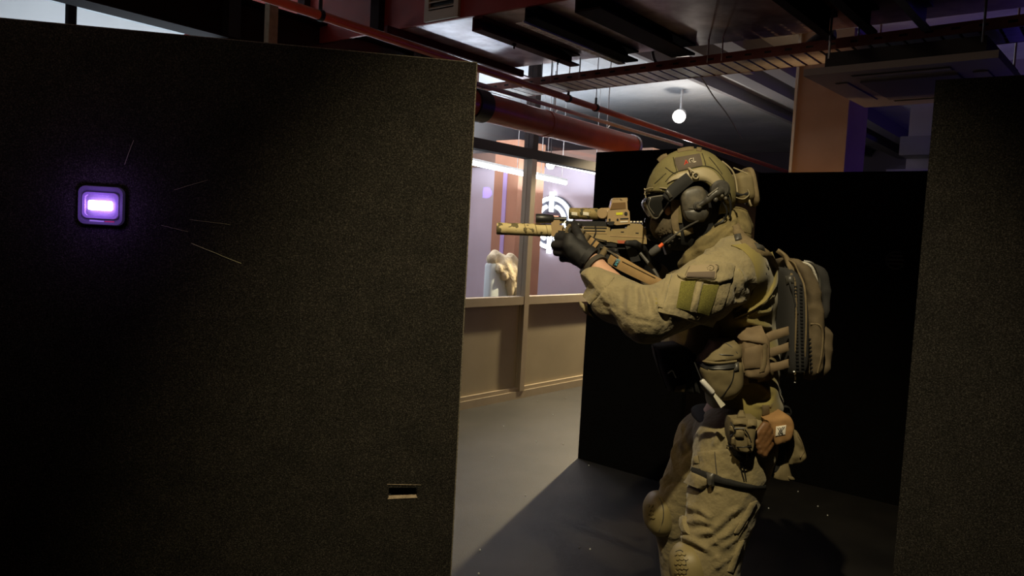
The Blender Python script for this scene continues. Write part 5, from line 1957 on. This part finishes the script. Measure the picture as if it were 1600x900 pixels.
# tourniquet-style ladder pouch
lp_ = patch('magazine_pouch', [((1140, 652), (1180, 652)), ((1139, 672), (1178, 674)), ((1142, 694), (1174, 697)), ((1148, 702), (1170, 704))], 2.375, .040, M_pouch, person, nu=12, nv=14, p=4, sink=.05, wr=.003, wscale=40)
B4 = bvh_obj(lp_)
patch('pouch_ladder', [((1154, 646), (1163, 646)), ((1151, 654), (1165, 654))], [B4], .010, M_pouch, lp_, nu=4, nv=4, lift=.004)
for (x0, y0, x1, y1) in ((1147, 657, 1166, 665), (1167, 656, 1182, 668), (1148, 670, 1162, 684), (1146, 682, 1150, 694), (1167, 683, 1172, 696), (1143, 664, 1148, 674)):
    patch('pouch_plate', [((x0, y0), (x1, y0 + .5)), ((x0, y1), (x1, y1 + .5))], [B4], .008, M_pouch, lp_, nu=4, nv=4, lift=.003, p=5)
for ln in ([(1146, 660), (1150, 672), (1146, 682)], [(1162, 670), (1168, 678), (1172, 690)], [(1140, 694), (1156, 697), (1172, 696)], [(1148, 669), (1162, 669)]):
    cord('pouch_cord', ln, [B4], .0022, M_blackpl, lp_, lift=.010)
for a, b in (((1163, 697), (1170, 716)), ((1166, 697), (1167, 718))):
    cyl('cord_tail', P(*a, 2.345), P(*b, 2.36), .0022, M_web, lp_, 6)
patch('pouch_base', [((1140, 694), (1176, 697)), ((1146, 712), (1172, 716))], 2.385, .03, M_blackcl, lp_, nu=6, nv=6, p=3, sink=.04)
# brown ribbed glove bundle
gb_ = empty('spare_gloves')
gb_.parent = person
M_brown = mat('brown_leather', (0.15, 0.072, 0.026), rough=.55, var=.25, vscale=35)
f = Field(P(1196, 690, 2.42) - Vector((.10, .10, .11)), P(1196, 690, 2.42) + Vector((.10, .10, .11)), .0045)
for a, b, r in (((1199, 664), (1183, 690), .013), ((1203, 672), (1186, 698), .013), ((1205, 682), (1188, 706), .013), ((1205, 694), (1194, 710), .012), ((1194, 662), (1182, 680), .011)):
    f.cap(P(*a, 2.385), r * .78, P(*b, 2.37), r * .82, .002)
f.ell(P(1203, 692, 2.445), (.024, .03, .048), .008)
sdf_obj('leather_fingers', f, M_brown, gb_, namp=.002, nscale=30)
# tan dump pouch with white badge
M_tan = mat('tan_canvas', (0.31, 0.172, 0.064), rough=.85, var=.08, vscale=18, bump=.3, bscale=800)
dp_ = patch('tan_pouch', [((1192, 653), (1222, 643)), ((1196, 660), (1233, 650)), ((1199, 672), (1237, 660)), ((1202, 686), (1236, 672)), ((1207, 694), (1232, 686))], 2.43, .040, M_tan, person, nu=16, nv=16, p=4, sink=.05, wr=.0025, wscale=30)
B5 = bvh_obj(dp_)
bd_ = patch('white_badge', [((1212.5, 666.5), (1228, 664)), ((1211.5, 681), (1226.5, 678.5))], [B5], .0025, mat('white_badge_cloth', (0.72, 0.68, 0.58), rough=.8), dp_, nu=4, nv=4, p=30, lift=.002)
B6 = bvh_obj(bd_)
for a, b in (((1215, 668.5), (1220.5, 677)), ((1218, 668), (1222.5, 676)), ((1225.5, 667), (1218.5, 677.5)), ((1223, 667), (1216.5, 676.5)), ((1216, 677), (1217.5, 678)), ((1221, 676.8), (1223, 677.5))):
    cord('badge_stroke', [a, b], [B6], .0011, M_blackpl, bd_, lift=.0008)
# olive cloth pouch hanging behind
cp_ = patch('cloth_pouch', [((1236, 668), (1243, 672)), ((1232, 690), (1252, 694)), ((1228, 708), (1256, 712)), ((1228, 724), (1244, 722))], 2.47, .040, M_pouch, person, nu=14, nv=16, p=2.6, sink=.05, wr=.010, wscale=26)
B7 = bvh_obj(cp_)
cord('pouch_cord', [(1238, 672), (1248, 684), (1255, 704), (1250, 714)], [B7], .002, M_web, cp_, lift=.003)
patch('cloth_tail', [((1224, 704), (1230, 704)), ((1218, 722), (1232, 724)), ((1208, 744), (1238, 748)), ((1212, 748), (1240, 750))], 2.46, .010, M_pouch, cp_, nu=8, nv=12, p=4, sink=.012, wr=.006, wscale=30)
patch('tail_corner', [((1228, 742), (1240, 746)), ((1230, 749), (1242, 749))], 2.455, .010, M_pouch, cp_, nu=4, nv=4, p=3)
patch('dark_pouch', [((1208, 690), (1228, 688)), ((1206, 712), (1224, 712)), ((1204, 738), (1214, 740))], 2.48, .03, M_blackcl, cp_, nu=6, nv=8, p=3, sink=.03)

# ---- trouser cargo flaps, thigh strap, knee pads
BTR = [B_tr]
cf_ = patch('cargo_flap', [((1092, 706), (1150, 700)), ((1094, 722), (1178, 712)), ((1096, 734), (1194, 740)), ((1120, 744), (1195, 753)), ((1150, 754), (1190, 760))], BTR, .008, M_trous, person, nu=18, nv=16, p=10, lift=.003, wr=.003, wscale=26, sink=.02)
B8 = bvh_obj(cf_)
cord('flap_seam', [(1117, 706), (1118, 722), (1120, 741)], [B8], .0016, M_gear, cf_, lift=.0004)
cord('draw_cord', [(1156, 722), (1158, 736), (1162, 750)], [B8] + BTR, .0022, M_blackpl, cf_, lift=.003)
cord('draw_cord', [(1159, 722), (1163, 738), (1165, 750)], [B8] + BTR, .0022, M_blackpl, cf_, lift=.003)
strap('thigh_strap', [(1082, 734), (1104, 742), (1124, 748), (1150, 755), (1172, 759), (1194, 760)], [9, 12, 11, 9, 8, 7], BTR, M_blackcl, person, thick=.005, lift=.010)
patch('strap_buckle', [((1108, 738), (1120, 740)), ((1108, 750), (1118, 752)), ((1110, 758), (1117, 759))], BTR, .010, M_gear, person, lift=.014, nu=4, nv=5)
patch('small_flap', [((1084, 736), (1112, 750)), ((1076, 750), (1105, 760)), ((1072, 754), (1099, 765))], BTR, .007, M_trous, person, nu=8, nv=8, p=10, lift=.010, sink=.016)
patch('thigh_tab', [((1084, 714), (1092, 712)), ((1085, 724), (1094, 724))], BTR, .006, M_trous, person, nu=3, nv=3, lift=.004)
patch('shank_flap', [((1171, 786), (1182, 782)), ((1160, 806), (1170, 806)), ((1146, 832), (1152, 834))], BTR, .005, M_trous, person, nu=4, nv=8, lift=.004)
patch('shank_flap', [((1154, 846), (1162, 844)), ((1146, 866), (1153, 868)), ((1136, 892), (1144, 894))], BTR, .005, M_trous, person, nu=4, nv=8, lift=.004)
M_pad = mat('tan_knee_shell', (0.24, 0.195, 0.085), rough=.5, var=.06, vscale=20)
def knee(name, c, r, rot, grip_px, Yg, parent):
    f = Field(c - Vector((.13, .14, .14)), c + Vector((.13, .14, .14)), .0055)
    f.ell(c, r, .01, rot=rot, p=2.5)
    f.ell(c + Vector((-.012, 0, 0)), (r[0] * .92, r[1] * .62, r[2] * .72), .012, rot=rot, p=2.8)
    o, b = sdf_obj(name, f, M_pad, parent)
    for (x, y) in grip_px:
        h_ = cast([b], x, y)
        if h_:
            bm = bmesh.new()
            nn = h_[1]
            ux = nn.cross(Vector((0, 0, 1))).normalized()
            uz = ux.cross(nn)
            prism(bm, [h_[0] + nn * .0005 + ux * (.0075 * math.cos(math.radians(a))) + uz * (.0055 * math.sin(math.radians(a))) for a in range(0, 360, 60)], nn * .003)
            obj('pad_stud', bm, M_pad, o, bevel=.0008)
    return o, b
kn, B_k1 = knee('knee_pad', P(1077, 890, 2.44), (.055, .080, .085), 12,
                [(1057 + 6 * i + (3 if j % 2 else 0), 866 + j * 7) for i in range(3) for j in range(6)], 2.4, person)
cord('pad_groove', [(1056, 862), (1064, 860), (1070, 868), (1072, 884), (1072, 899)], [B_k1], .0018, M_gear, kn, lift=.0002)
kf_, B_k2 = knee('knee_pad', P(1030, 802, 2.79), (.050, .080, .078), 8,
                 [(1014 + 5 * i + (2 if j % 2 else 0), 790 + j * 6) for i in range(2) for j in range(4)], 2.7, person)
cord('pad_groove', [(1030, 778), (1036, 792), (1036, 812), (1030, 830)], [B_k2], .0018, M_gear, kf_, lift=.0002)
patch('knee_fold', [((1066, 806), (1072, 806)), ((1065, 824), (1076, 822)), ((1068, 836), (1080, 836))], BTR, .016, M_trous, person, nu=5, nv=7, p=2.5, lift=.0)

# ================================================================== BACKPACK
pack = thing('backpack', 'slim coyote backpack with black back panel worn by the aiming person', 'backpack')
M_pk = mat('coyote_pack_cloth', (0.105, 0.078, 0.042), rough=.85, var=.25, vscale=18, bump=.4, bscale=700)
M_pkd = mat('black_pack_foam', (0.022, 0.021, 0.020), rough=.9, bump=.4, bscale=500)
def slab(name, rows, hw, m, parent, h=.007, k=.02, Y=2.61, namp=.0, p=3.5):
    """upholstered slab: chain of rounded boxes along the rows (left, right photo points)"""
    pts = smooth_rows(rows, 14)
    L_ = [(P(a.x, a.y, Y), P(b.x, b.y, Y)) for a, b in pts]
    lo = Vector((min(min(a.x, b.x) for a, b in L_), Y - hw, min(min(a.z, b.z) for a, b in L_))) - Vector((.06, .06, .06))
    hi = Vector((max(max(a.x, b.x) for a, b in L_), Y + hw, max(max(a.z, b.z) for a, b in L_))) + Vector((.06, .06, .06))
    f = Field(lo, hi, h)
    # distance from the row spine: width in x interpolated over z
    zs = np.array([(a.z + b.z) / 2 for a, b in L_])
    xl = np.array([a.x for a, b in L_])
    xr = np.array([b.x for a, b in L_])
    o_ = np.argsort(zs)
    Z = f.ax[2]
    cx = np.interp(Z, zs[o_], ((xl + xr) / 2)[o_])
    hx = np.interp(Z, zs[o_], ((xr - xl) / 2)[o_])
    zc, hz = (zs.max() + zs.min()) / 2, (zs.max() - zs.min()) / 2
    X, Yg, Zg = np.meshgrid(*f.ax, indexing='ij', sparse=True)
    q = (np.abs((X - cx[None, None, :]) / np.maximum(hx, .004)[None, None, :]) ** p + np.abs((Yg - Y) / hw) ** (p + 2) + np.abs((Zg - zc) / hz) ** (p + 3)) ** (1 / p)
    f.F = ((q - 1) * float(np.mean(hx))).astype(np.float32)
    return sdf_obj(name, f, m, parent, namp=namp, nscale=16)
bk, B_p1 = slab('back_panel', [((1200, 415), (1226, 418)), ((1201, 460), (1238, 465)), ((1202, 520), (1241, 520)), ((1204, 584), (1240, 582))], .172, M_pkd, pack)
mb, B_p2 = slab('main_bag', [((1216, 404), (1240, 402)), ((1224, 420), (1250, 418)), ((1236, 450), (1262, 446)), ((1239, 500), (1268, 496)), ((1238, 550), (1268, 548)), ((1240, 588), (1265, 588))], .140, M_pk, pack, namp=.004)
fr, B_p3 = slab('front_pocket', [((1246, 409), (1262, 408)), ((1254, 425), (1276, 424)), ((1262, 460), (1281, 458)), ((1264, 500), (1276, 498))], .115, M_pkd, pack, namp=.003)
lo_, B_p4 = slab('lower_pocket', [((1262, 502), (1279, 503)), ((1264, 520), (1286, 520)), ((1262, 560), (1284, 558)), ((1262, 588), (1276, 584))], .105, M_pk, pack, namp=.004)
PB = [B_p1, B_p2, B_p3, B_p4]
M_pipe_l = mat('silver_piping', (0.45, 0.43, 0.37), rough=.35, bump=1.0, bscale=260)
cord('bright_piping', [(1247, 411, 2.52), (1258, 411, 2.50), (1268, 417, 2.49), (1274, 430, 2.49), (1277, 446, 2.49), (1276, 470, 2.49), (1272, 490, 2.49), (1267, 503, 2.49)], None, .0042, M_pipe_l, fr, n=8)
cord('dark_piping', [(1256, 408, 2.51), (1270, 412, 2.50), (1279, 428, 2.50), (1281, 448, 2.50), (1279, 480, 2.50), (1272, 504, 2.50)], None, .004, M_gear, fr, n=8)
cord('bag_piping', [(1226, 406), (1240, 410), (1250, 428), (1256, 450), (1259, 490), (1258, 540), (1255, 585)], PB, .003, M_web, mb)
cord('bag_piping', [(1242, 440), (1244, 480), (1243, 530), (1242, 584)], PB, .003, M_web, mb)
cord('pocket_piping', [(1267, 506), (1280, 508), (1285, 524), (1283, 556), (1277, 582)], PB, .003, M_web, lo_)
cord('side_lace', [(1228, 416), (1234, 440), (1240, 462), (1246, 490)], PB, .003, M_pkd, mb)
stud = None
for ln, n in ((((1243, 448), (1246, 580)), 26), (((1251, 446), (1254, 580)), 26), (((1266, 530), (1268, 580)), 9)):
    for k in range(n):
        x = ln[0][0] + (ln[1][0] - ln[0][0]) * k / (n - 1)
        y = ln[0][1] + (ln[1][1] - ln[0][1]) * k / (n - 1)
        h_ = cast(PB, x, y)
        if h_:
            bm = bmesh.new()
            obox(bm, h_[0] + h_[1] * .001, Vector((1, 0, 0)), Vector((0, 1, 0)), Vector((0, 0, 1)), .0042, .002, .0026)
            obj('zip_stitch', bm, M_blackpl, mb)
strap('carry_strap', [(1216, 392), (1228, 402), (1236, 420), (1240, 440)], 7, PB + [B_sh], M_web, pack, thick=.006, lift=.003)
patch('strap_slider', [((1228, 432), (1240, 430)), ((1230, 444), (1242, 443))], PB, .010, M_gear, pack, lift=.002, nu=3, nv=3)
cord('zip_pull', [(1241, 580), (1243, 590), (1242, 598)], PB, .003, M_steel, pack)

# ================================================================== RIFLE
YR = 2.665
rifle = thing('rifle', 'tan airsoft rifle with camo-taped suppressor and optics held level by the person', 'rifle')
def camo(name, a, b, c, sc):
    m = mat(name, a, rough=.75, col2=b, vscale=sc, bump=.4, bscale=500)
    nt = m.node_tree
    n = nt.nodes.new('ShaderNodeTexNoise')
    n.inputs['Scale'].default_value = sc * 1.5
    n.inputs['Detail'].default_value = 2
    mp = nt.nodes.new('ShaderNodeMapping')
    mp.inputs['Location'].default_value = (3, 5, 1)
    tc = [x for x in nt.nodes if x.type == 'TEX_COORD'][0]
    nt.links.new(tc.outputs['Object'], mp.inputs[0])
    nt.links.new(mp.outputs[0], n.inputs['Vector'])
    cr = nt.nodes.new('ShaderNodeValToRGB')
    cr.color_ramp.interpolation = 'CONSTANT'
    cr.color_ramp.elements[0].color = (0, 0, 0, 1)
    cr.color_ramp.elements[1].position = .57
    cr.color_ramp.elements[1].color = (1, 1, 1, 1)
    nt.links.new(n.outputs['Fac'], cr.inputs['Fac'])
    mx = nt.nodes.new('ShaderNodeMixRGB')
    b_ = nt.nodes['Principled BSDF']
    src = b_.inputs['Base Color'].links[0].from_socket
    nt.links.new(cr.outputs['Color'], mx.inputs['Fac'])
    nt.links.new(src, mx.inputs['Color1'])
    mx.inputs['Color2'].default_value = (*c, 1)
    nt.links.new(mx.outputs['Color'], b_.inputs['Base Color'])
    return m
M_camo = camo('camo_tape', (0.60, 0.50, 0.26), (0.50, 0.40, 0.19), (0.12, 0.10, 0.045), 26)
M_camo2 = camo('camo_wrap', (0.20, 0.15, 0.055), (0.30, 0.23, 0.09), (0.055, 0.05, 0.02), 40)
a0, a1 = P(776, 357, YR), P(868, 360.5, YR)
ax_ = (a1 - a0).normalized()
sup = cyl('suppressor', a0, a0.lerp(a1, .93), .0205, M_camo, rifle, 28, prof=[(0, .0185), (.012, .0205), (.05, .0208), (.3, .0203), (.32, .0208), (.62, .0204), (.64, .0208), (.985, .0206), (1, .0185)])
cyl('muzzle_bore', a0 - ax_ * .0008, a0 + ax_ * .002, .009, M_blackpl, sup, 16)
# spiral tape wrap
pts = []
upv = Vector((0, 0, 1))
sd_ = ax_.cross(upv).normalized()
upv = sd_.cross(ax_)
for k in range(80):
    t = .45 + .47 * k / 79
    an = k / 79 * 2 * math.pi * 2.6
    pts.append(a0.lerp(a1, t) + upv * (math.cos(an) * .0212) + sd_ * (math.sin(an) * .0212))
tubeo('tape_edge', pts, .0011, M_camo2, sup, 5)
cyl('muzzle_nut', a0.lerp(a1, .92), a0.lerp(a1, 1.05), .013, M_gun, rifle, 16)
cyl('barrel', a0.lerp(a1, 1.0), P(960, 363, YR), .009, M_gun, rifle, 12)
# front block and gas piece
ext('front_block', [(861, 344), (874, 344), (874, 352), (881, 352), (883, 366), (877, 366), (875, 371), (861, 369)], YR, .018, M_fde, rifle, bevel=.003)
ext('front_sight_base', [(871, 342), (882, 342), (884, 349), (871, 349)], YR, .014, M_camo2, rifle)
ext('sling_mount', [(872, 360), (884, 361), (886, 367), (873, 368)], YR - .02, .007, M_gun, rifle, bevel=.0015)
# weapon light: black body, thin neck
w0, w1 = P(837, 341.5, YR - .01), P(885, 342.5, YR - .01)
cyl('weapon_light', w0, w1, .013, M_gun, rifle, 24, prof=[(0, .0150), (.03, .0165), (.30, .0165), (.34, .015), (.55, .0135), (.60, .0085), (1, .0080)])
# camo-wrapped tube with two white labels
c0_, c1_ = P(889, 333.5, YR - .004), P(935, 334.5, YR - .004)
cw_ = cyl('wrapped_tube', c0_, c1_, .0195, M_camo2, rifle, 24, prof=[(0, .018), (.03, .0195), (.45, .0190), (.47, .0200), (.95, .0195), (1, .017)])
cyl('tube_collar', c1_, P(940, 335, YR - .004), .014, M_fde, rifle, 18)
M_lab = mat('white_label', (0.72, 0.68, 0.58), rough=.6)
bcw = bvh_obj(cw_)
for x in (897, 915):
    patch('tube_label', [((x - 4, 331), (x + 5, 332)), ((x - 4, 336), (x + 5, 337))], [bcw], .0006, M_lab, cw_, nu=3, nv=3, lift=.0012, sink=.002, p=30)
ext('tube_foot', [(884, 345), (944, 346), (946, 354), (925, 356), (912, 353), (898, 356), (884, 352)], YR, .014, M_gun, rifle, bevel=.003)
ball('tube_knob', P(903, 352, YR - .028), .013, M_gun, rifle, sc=(1.2, 1, .9))
cyl('tube_lever', P(903, 352, YR - .03), P(896, 363, YR - .03), .008, M_gun, rifle, 12)
# holographic sight: base, hood, window, label, knob, battery tube
ext('sight_base', [(949, 329), (979, 327), (982, 331), (983, 350), (962, 352), (947, 347)], YR - .002, .024, M_fde, rifle, bevel=.003)
cyl('sight_battery_tube', P(936, 334, YR), P(952, 333.5, YR), .019, M_fde, rifle, 22, prof=[(0, .011), (.12, .0175), (.5, .0195), (1, .0195)])
cyl('sight_side_boss', P(941, 333.5, YR - .012), P(941, 333.5, YR - .026), .017, M_fde, rifle, 22, prof=[(0, .0185), (.8, .0185), (1, .016)])
bm = bmesh.new()
for s_ in (-1, 1):
    prism(bm, [P(x, y, YR) + Vector((0, s_ * .0245 - .0015, 0)) for x, y in ((951, 328), (956, 311), (978, 310), (979, 327))], Vector((0, .003, 0)))
hd = obj('sight_hood', bm, M_fde, rifle, bevel=.0008)
bm = bmesh.new()
prism(bm, [P(x, y, YR) + Vector((0, -.026, 0)) for x, y in ((954, 315), (956.5, 310), (978.5, 309.5), (979, 314.5))], Vector((0, .052, 0)))
obj('sight_hood_top', bm, M_fde, rifle, bevel=.0015)
for x0, x1, nm in ((953, 955.5, 'sight_window'), (976, 977, 'sight_window')):
    bm = bmesh.new()
    prism(bm, [P(x, y, YR) + Vector((0, -.022, 0)) for x, y in ((x0 - 1, 327), (x0 + 1.5, 314.5), (x1 + 1, 314.5), (x1, 327))], Vector((0, .044, 0)))
    obj(nm, bm, mat('amber_sight_glass', (0.12, 0.075, 0.03), rough=.08, spec=.8), rifle)
ext('sight_side_band', [(957, 317), (977.5, 316), (978, 326), (953.5, 327)], YR - .0262, .0008, mat('bronze_glass', (0.17, 0.105, 0.05), rough=.25), rifle, bevel=0)
YF = YR - .0265
ext('sight_label', [(962.8, 332.2), (973, 331.6), (973, 335.6), (962.8, 336)], YF, .0008, mat('lime_label', (0.62, 0.62, 0.02), rough=.5), rifle, bevel=0)
cyl('sight_button', P(978, 333.5, YF), P(978, 333.5, YF - .003), .0055, M_gun, rifle, 14)
ext('sight_caption', [(969, 341), (982, 340.5), (982, 342.5), (969, 343)], YF, .0008, M_gun, rifle, bevel=0)
ext('sight_caption', [(969, 345.5), (981, 345), (981, 347), (969, 347.5)], YF, .0008, M_lab, rifle, bevel=0)
cyl('sight_bolt', P(952.5, 343, YF + .003), P(952.5, 343, YF - .0025), .0035, M_gun, rifle, 10)
cyl('sight_bolt', P(965, 343, YF + .003), P(965, 343, YF - .0025), .0035, M_gun, rifle, 10)
ext('sight_clamp', [(949, 346), (960, 346), (958, 352), (951, 352)], YF, .004, M_gun, rifle)
# top rail with teeth
ext('rail_base', [(884, 350.5), (1012, 351), (1012, 354), (884, 353.5)], YR, .0105, M_gun, rifle, bevel=.001)
tooth = None
for k in range(26):
    px = 886 + k * 4.9
    o = ext('rail_tooth', [(px, 347.4), (px + 2.6, 347.4), (px + 2.6, 351), (px, 351)], YR, .0105, M_gun, rifle, bevel=0)
for k in range(4):
    px = 984 + k * 5.2
    ext('rail_insert', [(px, 345.4), (px + 3, 345.4), (px + 3, 347.6), (px, 347.6)], YR - .003, .008, M_lab, rifle, bevel=.0004)
ext('rear_sight', [(1008, 341), (1017, 341), (1019, 351), (1006, 351)], YR, .010, M_gun, rifle, bevel=.002)
cyl('rear_sight_drum', P(1011, 345, YR - .010), P(1011, 345, YR - .018), .008, M_gun, rifle, 14)
# handguard with its grooves, receiver halves, stock
hg = ext('handguard', [(884, 354), (952, 354.5), (952, 378), (905, 375), (884, 372)], YR, .0215, M_fde2, rifle, bevel=.004)
ext('handguard_groove', [(900, 359.5), (946, 360.5), (946, 362.2), (900, 361.2)], YR - .0214, .001, M_gun, hg, bevel=0)
ext('handguard_rib', [(900, 362.6), (948, 363.6), (948, 365.2), (900, 364.2)], YR - .0215, .0015, M_fde, hg, bevel=.0006)
ext('handguard_dark_band', [(912, 355), (948, 355.4), (948, 357.6), (912, 357.2)], YR - .0215, .001, M_gun, hg, bevel=0)
rc = ext('receiver', [(948, 366), (956, 358), (977, 357), (982, 349), (1000, 350), (1008, 359), (1009, 381), (966, 380.5), (950, 377)], YR, .0205, M_fde2, rifle, bevel=.003)
ext('ejection_edge', [(950, 367.2), (1008, 370.4), (1008, 372.0), (950, 368.8)], YR - .0205, .0012, M_fde, rc, bevel=.0004)
for x, y in ((972.5, 362.5), (995.5, 364.3)):
    ext('receiver_slot', [(x - 2.5, y - .9), (x + 2.5, y - .7), (x + 2.2, y + .9), (x - 2.2, y + .8)], YR - .0206, .0006, M_gun, rc, bevel=0)
ext('red_selector_panel', [(964, 375.4), (981, 376.2), (979, 380.6), (966, 380.2)], YR - .0207, .0006, mat('faded_red_paint', (0.42, 0.10, 0.05), rough=.6), rc, bevel=0)
ext('magazine_well', [(940, 374), (962, 376), (963, 386), (940, 384)], YR, .017, M_gun, rifle, bevel=.003)
ext('magazine', [(942, 384), (960, 386), (958, 410), (949, 428), (933, 424), (940, 406)], YR, .012, M_gun, rifle, bevel=.003)
ext('trigger_guard', [(962, 380), (978, 381), (977, 389), (964, 389), (964, 387), (975, 387), (975, 383), (962, 382)], YR, .006, M_gun, rifle, bevel=.001)
ext('pistol_grip', [(975, 381), (991, 381), (1000, 407), (986, 410)], YR, .014, M_gun, rifle, bevel=.005)
ext('buffer_tube', [(1007, 355), (1040, 357), (1040, 366), (1007, 368)], YR + .005, .014, M_gun, rifle, bevel=.005)
ext('stock', [(1010, 352), (1046, 356), (1048, 395), (1040, 398), (1034, 378), (1016, 376), (1010, 370)], YR + .012, .019, M_gun, rifle, bevel=.005)
ext('cheek_rest', [(1008, 349), (1022, 350), (1022, 360), (1008, 360)], YR, .021, M_gun, rifle, bevel=.004)
for x, y in ((1016, 358), (1014, 368)):
    cyl('stock_pin', P(x, y, YR - .018), P(x, y, YR - .024), .006, M_gear, rifle, 10)
# switch cable
cord('switch_cable', [(884, 345, YR - .03), (880, 352, YR - .035), (886, 360, YR - .035), (896, 362, YR - .03), (906, 358, YR - .03), (912, 360, YR - .028)], None, .0022, M_steel, rifle)
cord('switch_cable', [(930, 352, YR - .024), (931, 362, YR - .026), (928, 371, YR - .026), (934, 374, YR - .028), (948, 377, YR - .028)], None, .0022, M_gun, rifle)

# ================================================================== SLING
sling = thing('rifle_sling', 'black and tan padded rifle sling running from the handguard to the chest', 'sling')
YS = 2.56
M_slg = mat('tan_sling_webbing', (0.275, 0.175, 0.070), rough=.8, var=.1, vscale=40, bump=.5, bscale=600)
def spt(x, y):
    return 2.615 - (x - 890) / 145 * .13
def sl_rows(rows, lift=0):
    return rows
class SB:
    pass
# black carrier strip as a patch standing at its own slanting depth
def sling_strip(name, line, wpx, m, thick, n, dy=0.0, p=8):
    rows = []
    for i, q in enumerate(line):
        a, b = line[max(i - 1, 0)], line[min(i + 1, len(line) - 1)]
        dx, dy_ = b[0] - a[0], b[1] - a[1]
        L_ = math.hypot(dx, dy_)
        wx = wpx[i] if isinstance(wpx, (list, tuple)) else wpx
        rows.append(((q[0] + dy_ / L_ * wx / 2, q[1] - dx / L_ * wx / 2), (q[0] - dy_ / L_ * wx / 2, q[1] + dx / L_ * wx / 2)))
    R_ = smooth_rows(rows, n)
    bm = bmesh.new()
    nu = 4
    V = []
    for s_ in (0, 1):
        g = []
        for a, b in R_:
            r_ = []
            for i in range(nu + 1):
                q = a.lerp(b, i / nu)
                e = thick * (1 - abs(2 * i / nu - 1) ** p * .5)
                r_.append(bm.verts.new(P(q.x, q.y, spt((a.x + b.x) / 2, 0) + dy - (e if s_ == 0 else 0))))
            g.append(r_)
        V.append(g)
    for j in range(len(R_) - 1):
        for i in range(nu):
            bm.faces.new((V[0][j][i], V[0][j][i + 1], V[0][j + 1][i + 1], V[0][j + 1][i]))
            bm.faces.new((V[1][j][i], V[1][j + 1][i], V[1][j + 1][i + 1], V[1][j][i + 1]))
        for i in (0, nu):
            bm.faces.new((V[0][j][i], V[0][j + 1][i], V[1][j + 1][i], V[1][j][i]))
    for j in (0, len(R_) - 1):
        for i in range(nu):
            bm.faces.new((V[0][j][i], V[1][j][i], V[1][j][i + 1], V[0][j][i + 1]))
    return obj(name, bm, m, sling, smooth=True)
sling_strip('carrier_strip', [(888, 353), (900, 363), (920, 377), (944, 396), (966, 410)], [12, 17, 18, 19, 18], M_blackcl, .004, 24)
sling_strip('front_strap', [(884, 366), (890, 352), (899, 360)], 5, M_web, .003, 10, -.004)
for x, y in ((905.5, 367.5), (914.5, 373.5), (943, 395)):
    # elastic loops across the strip
    a, b = (x + 4.5, y - 8), (x - 4.5, y + 8)
    bm = bmesh.new()
    tube(bm, [P(a[0], a[1], spt(x, y) - .006), P(b[0], b[1], spt(x, y) - .006)], .0105, 12)
    obj('elastic_loop', bm, M_web, sling, smooth=True, bevel=0)
sling_strip('tan_keeper', [(918.5, 377), (931, 386.5)], [18, 18], M_slg, .008, 4, -.004)
sling_strip('keeper_edge', [(924, 381), (926, 382.5)], [18, 18], M_blackcl, .009, 2, -.0045)
sling_strip('wide_strap', [(952, 402), (972, 413), (1000, 428), (1022, 439), (1040, 447)], [18, 20, 18, 16, 14], M_slg, .006, 24, -.004)
sling_strip('edge_binding', [(938, 386), (952, 393), (966, 402)], 3, M_gear, .006, 10, -.006)
sling_strip('edge_binding', [(926, 401), (942, 413), (954, 421)], 3, M_railk, .005, 10, -.002)
tg = sling_strip('woven_tag', [(960.5, 408), (966.5, 411.5)], [15, 15], M_blackpl, .008, 3, -.0045)
c_ = P(964, 410, spt(964, 0) - .0135)
sd2 = (P(968, 403, spt(964, 0)) - P(960, 417, spt(964, 0))).normalized()
text('cyan_letters', 'EAR', 10.5 / FPX * c_.y / 1.0 * .62, c_, -sd2, Vector((sd2.z, 0, -sd2.x)), mat('cyan_thread', (0.10, 0.45, 0.60), rough=.7), tg, sx=1.0)
cord('sling_seam', [(972, 408, spt(972, 0) - .0105), (1000, 422, spt(1000, 0) - .0105), (1024, 434, spt(1024, 0) - .0105)], None, .0012, M_web, sling)
sling_strip('tail_strap', [(1000, 395), (1022, 422), (1032, 440)], [5, 5, 4], M_gear, .004, 8, .03)
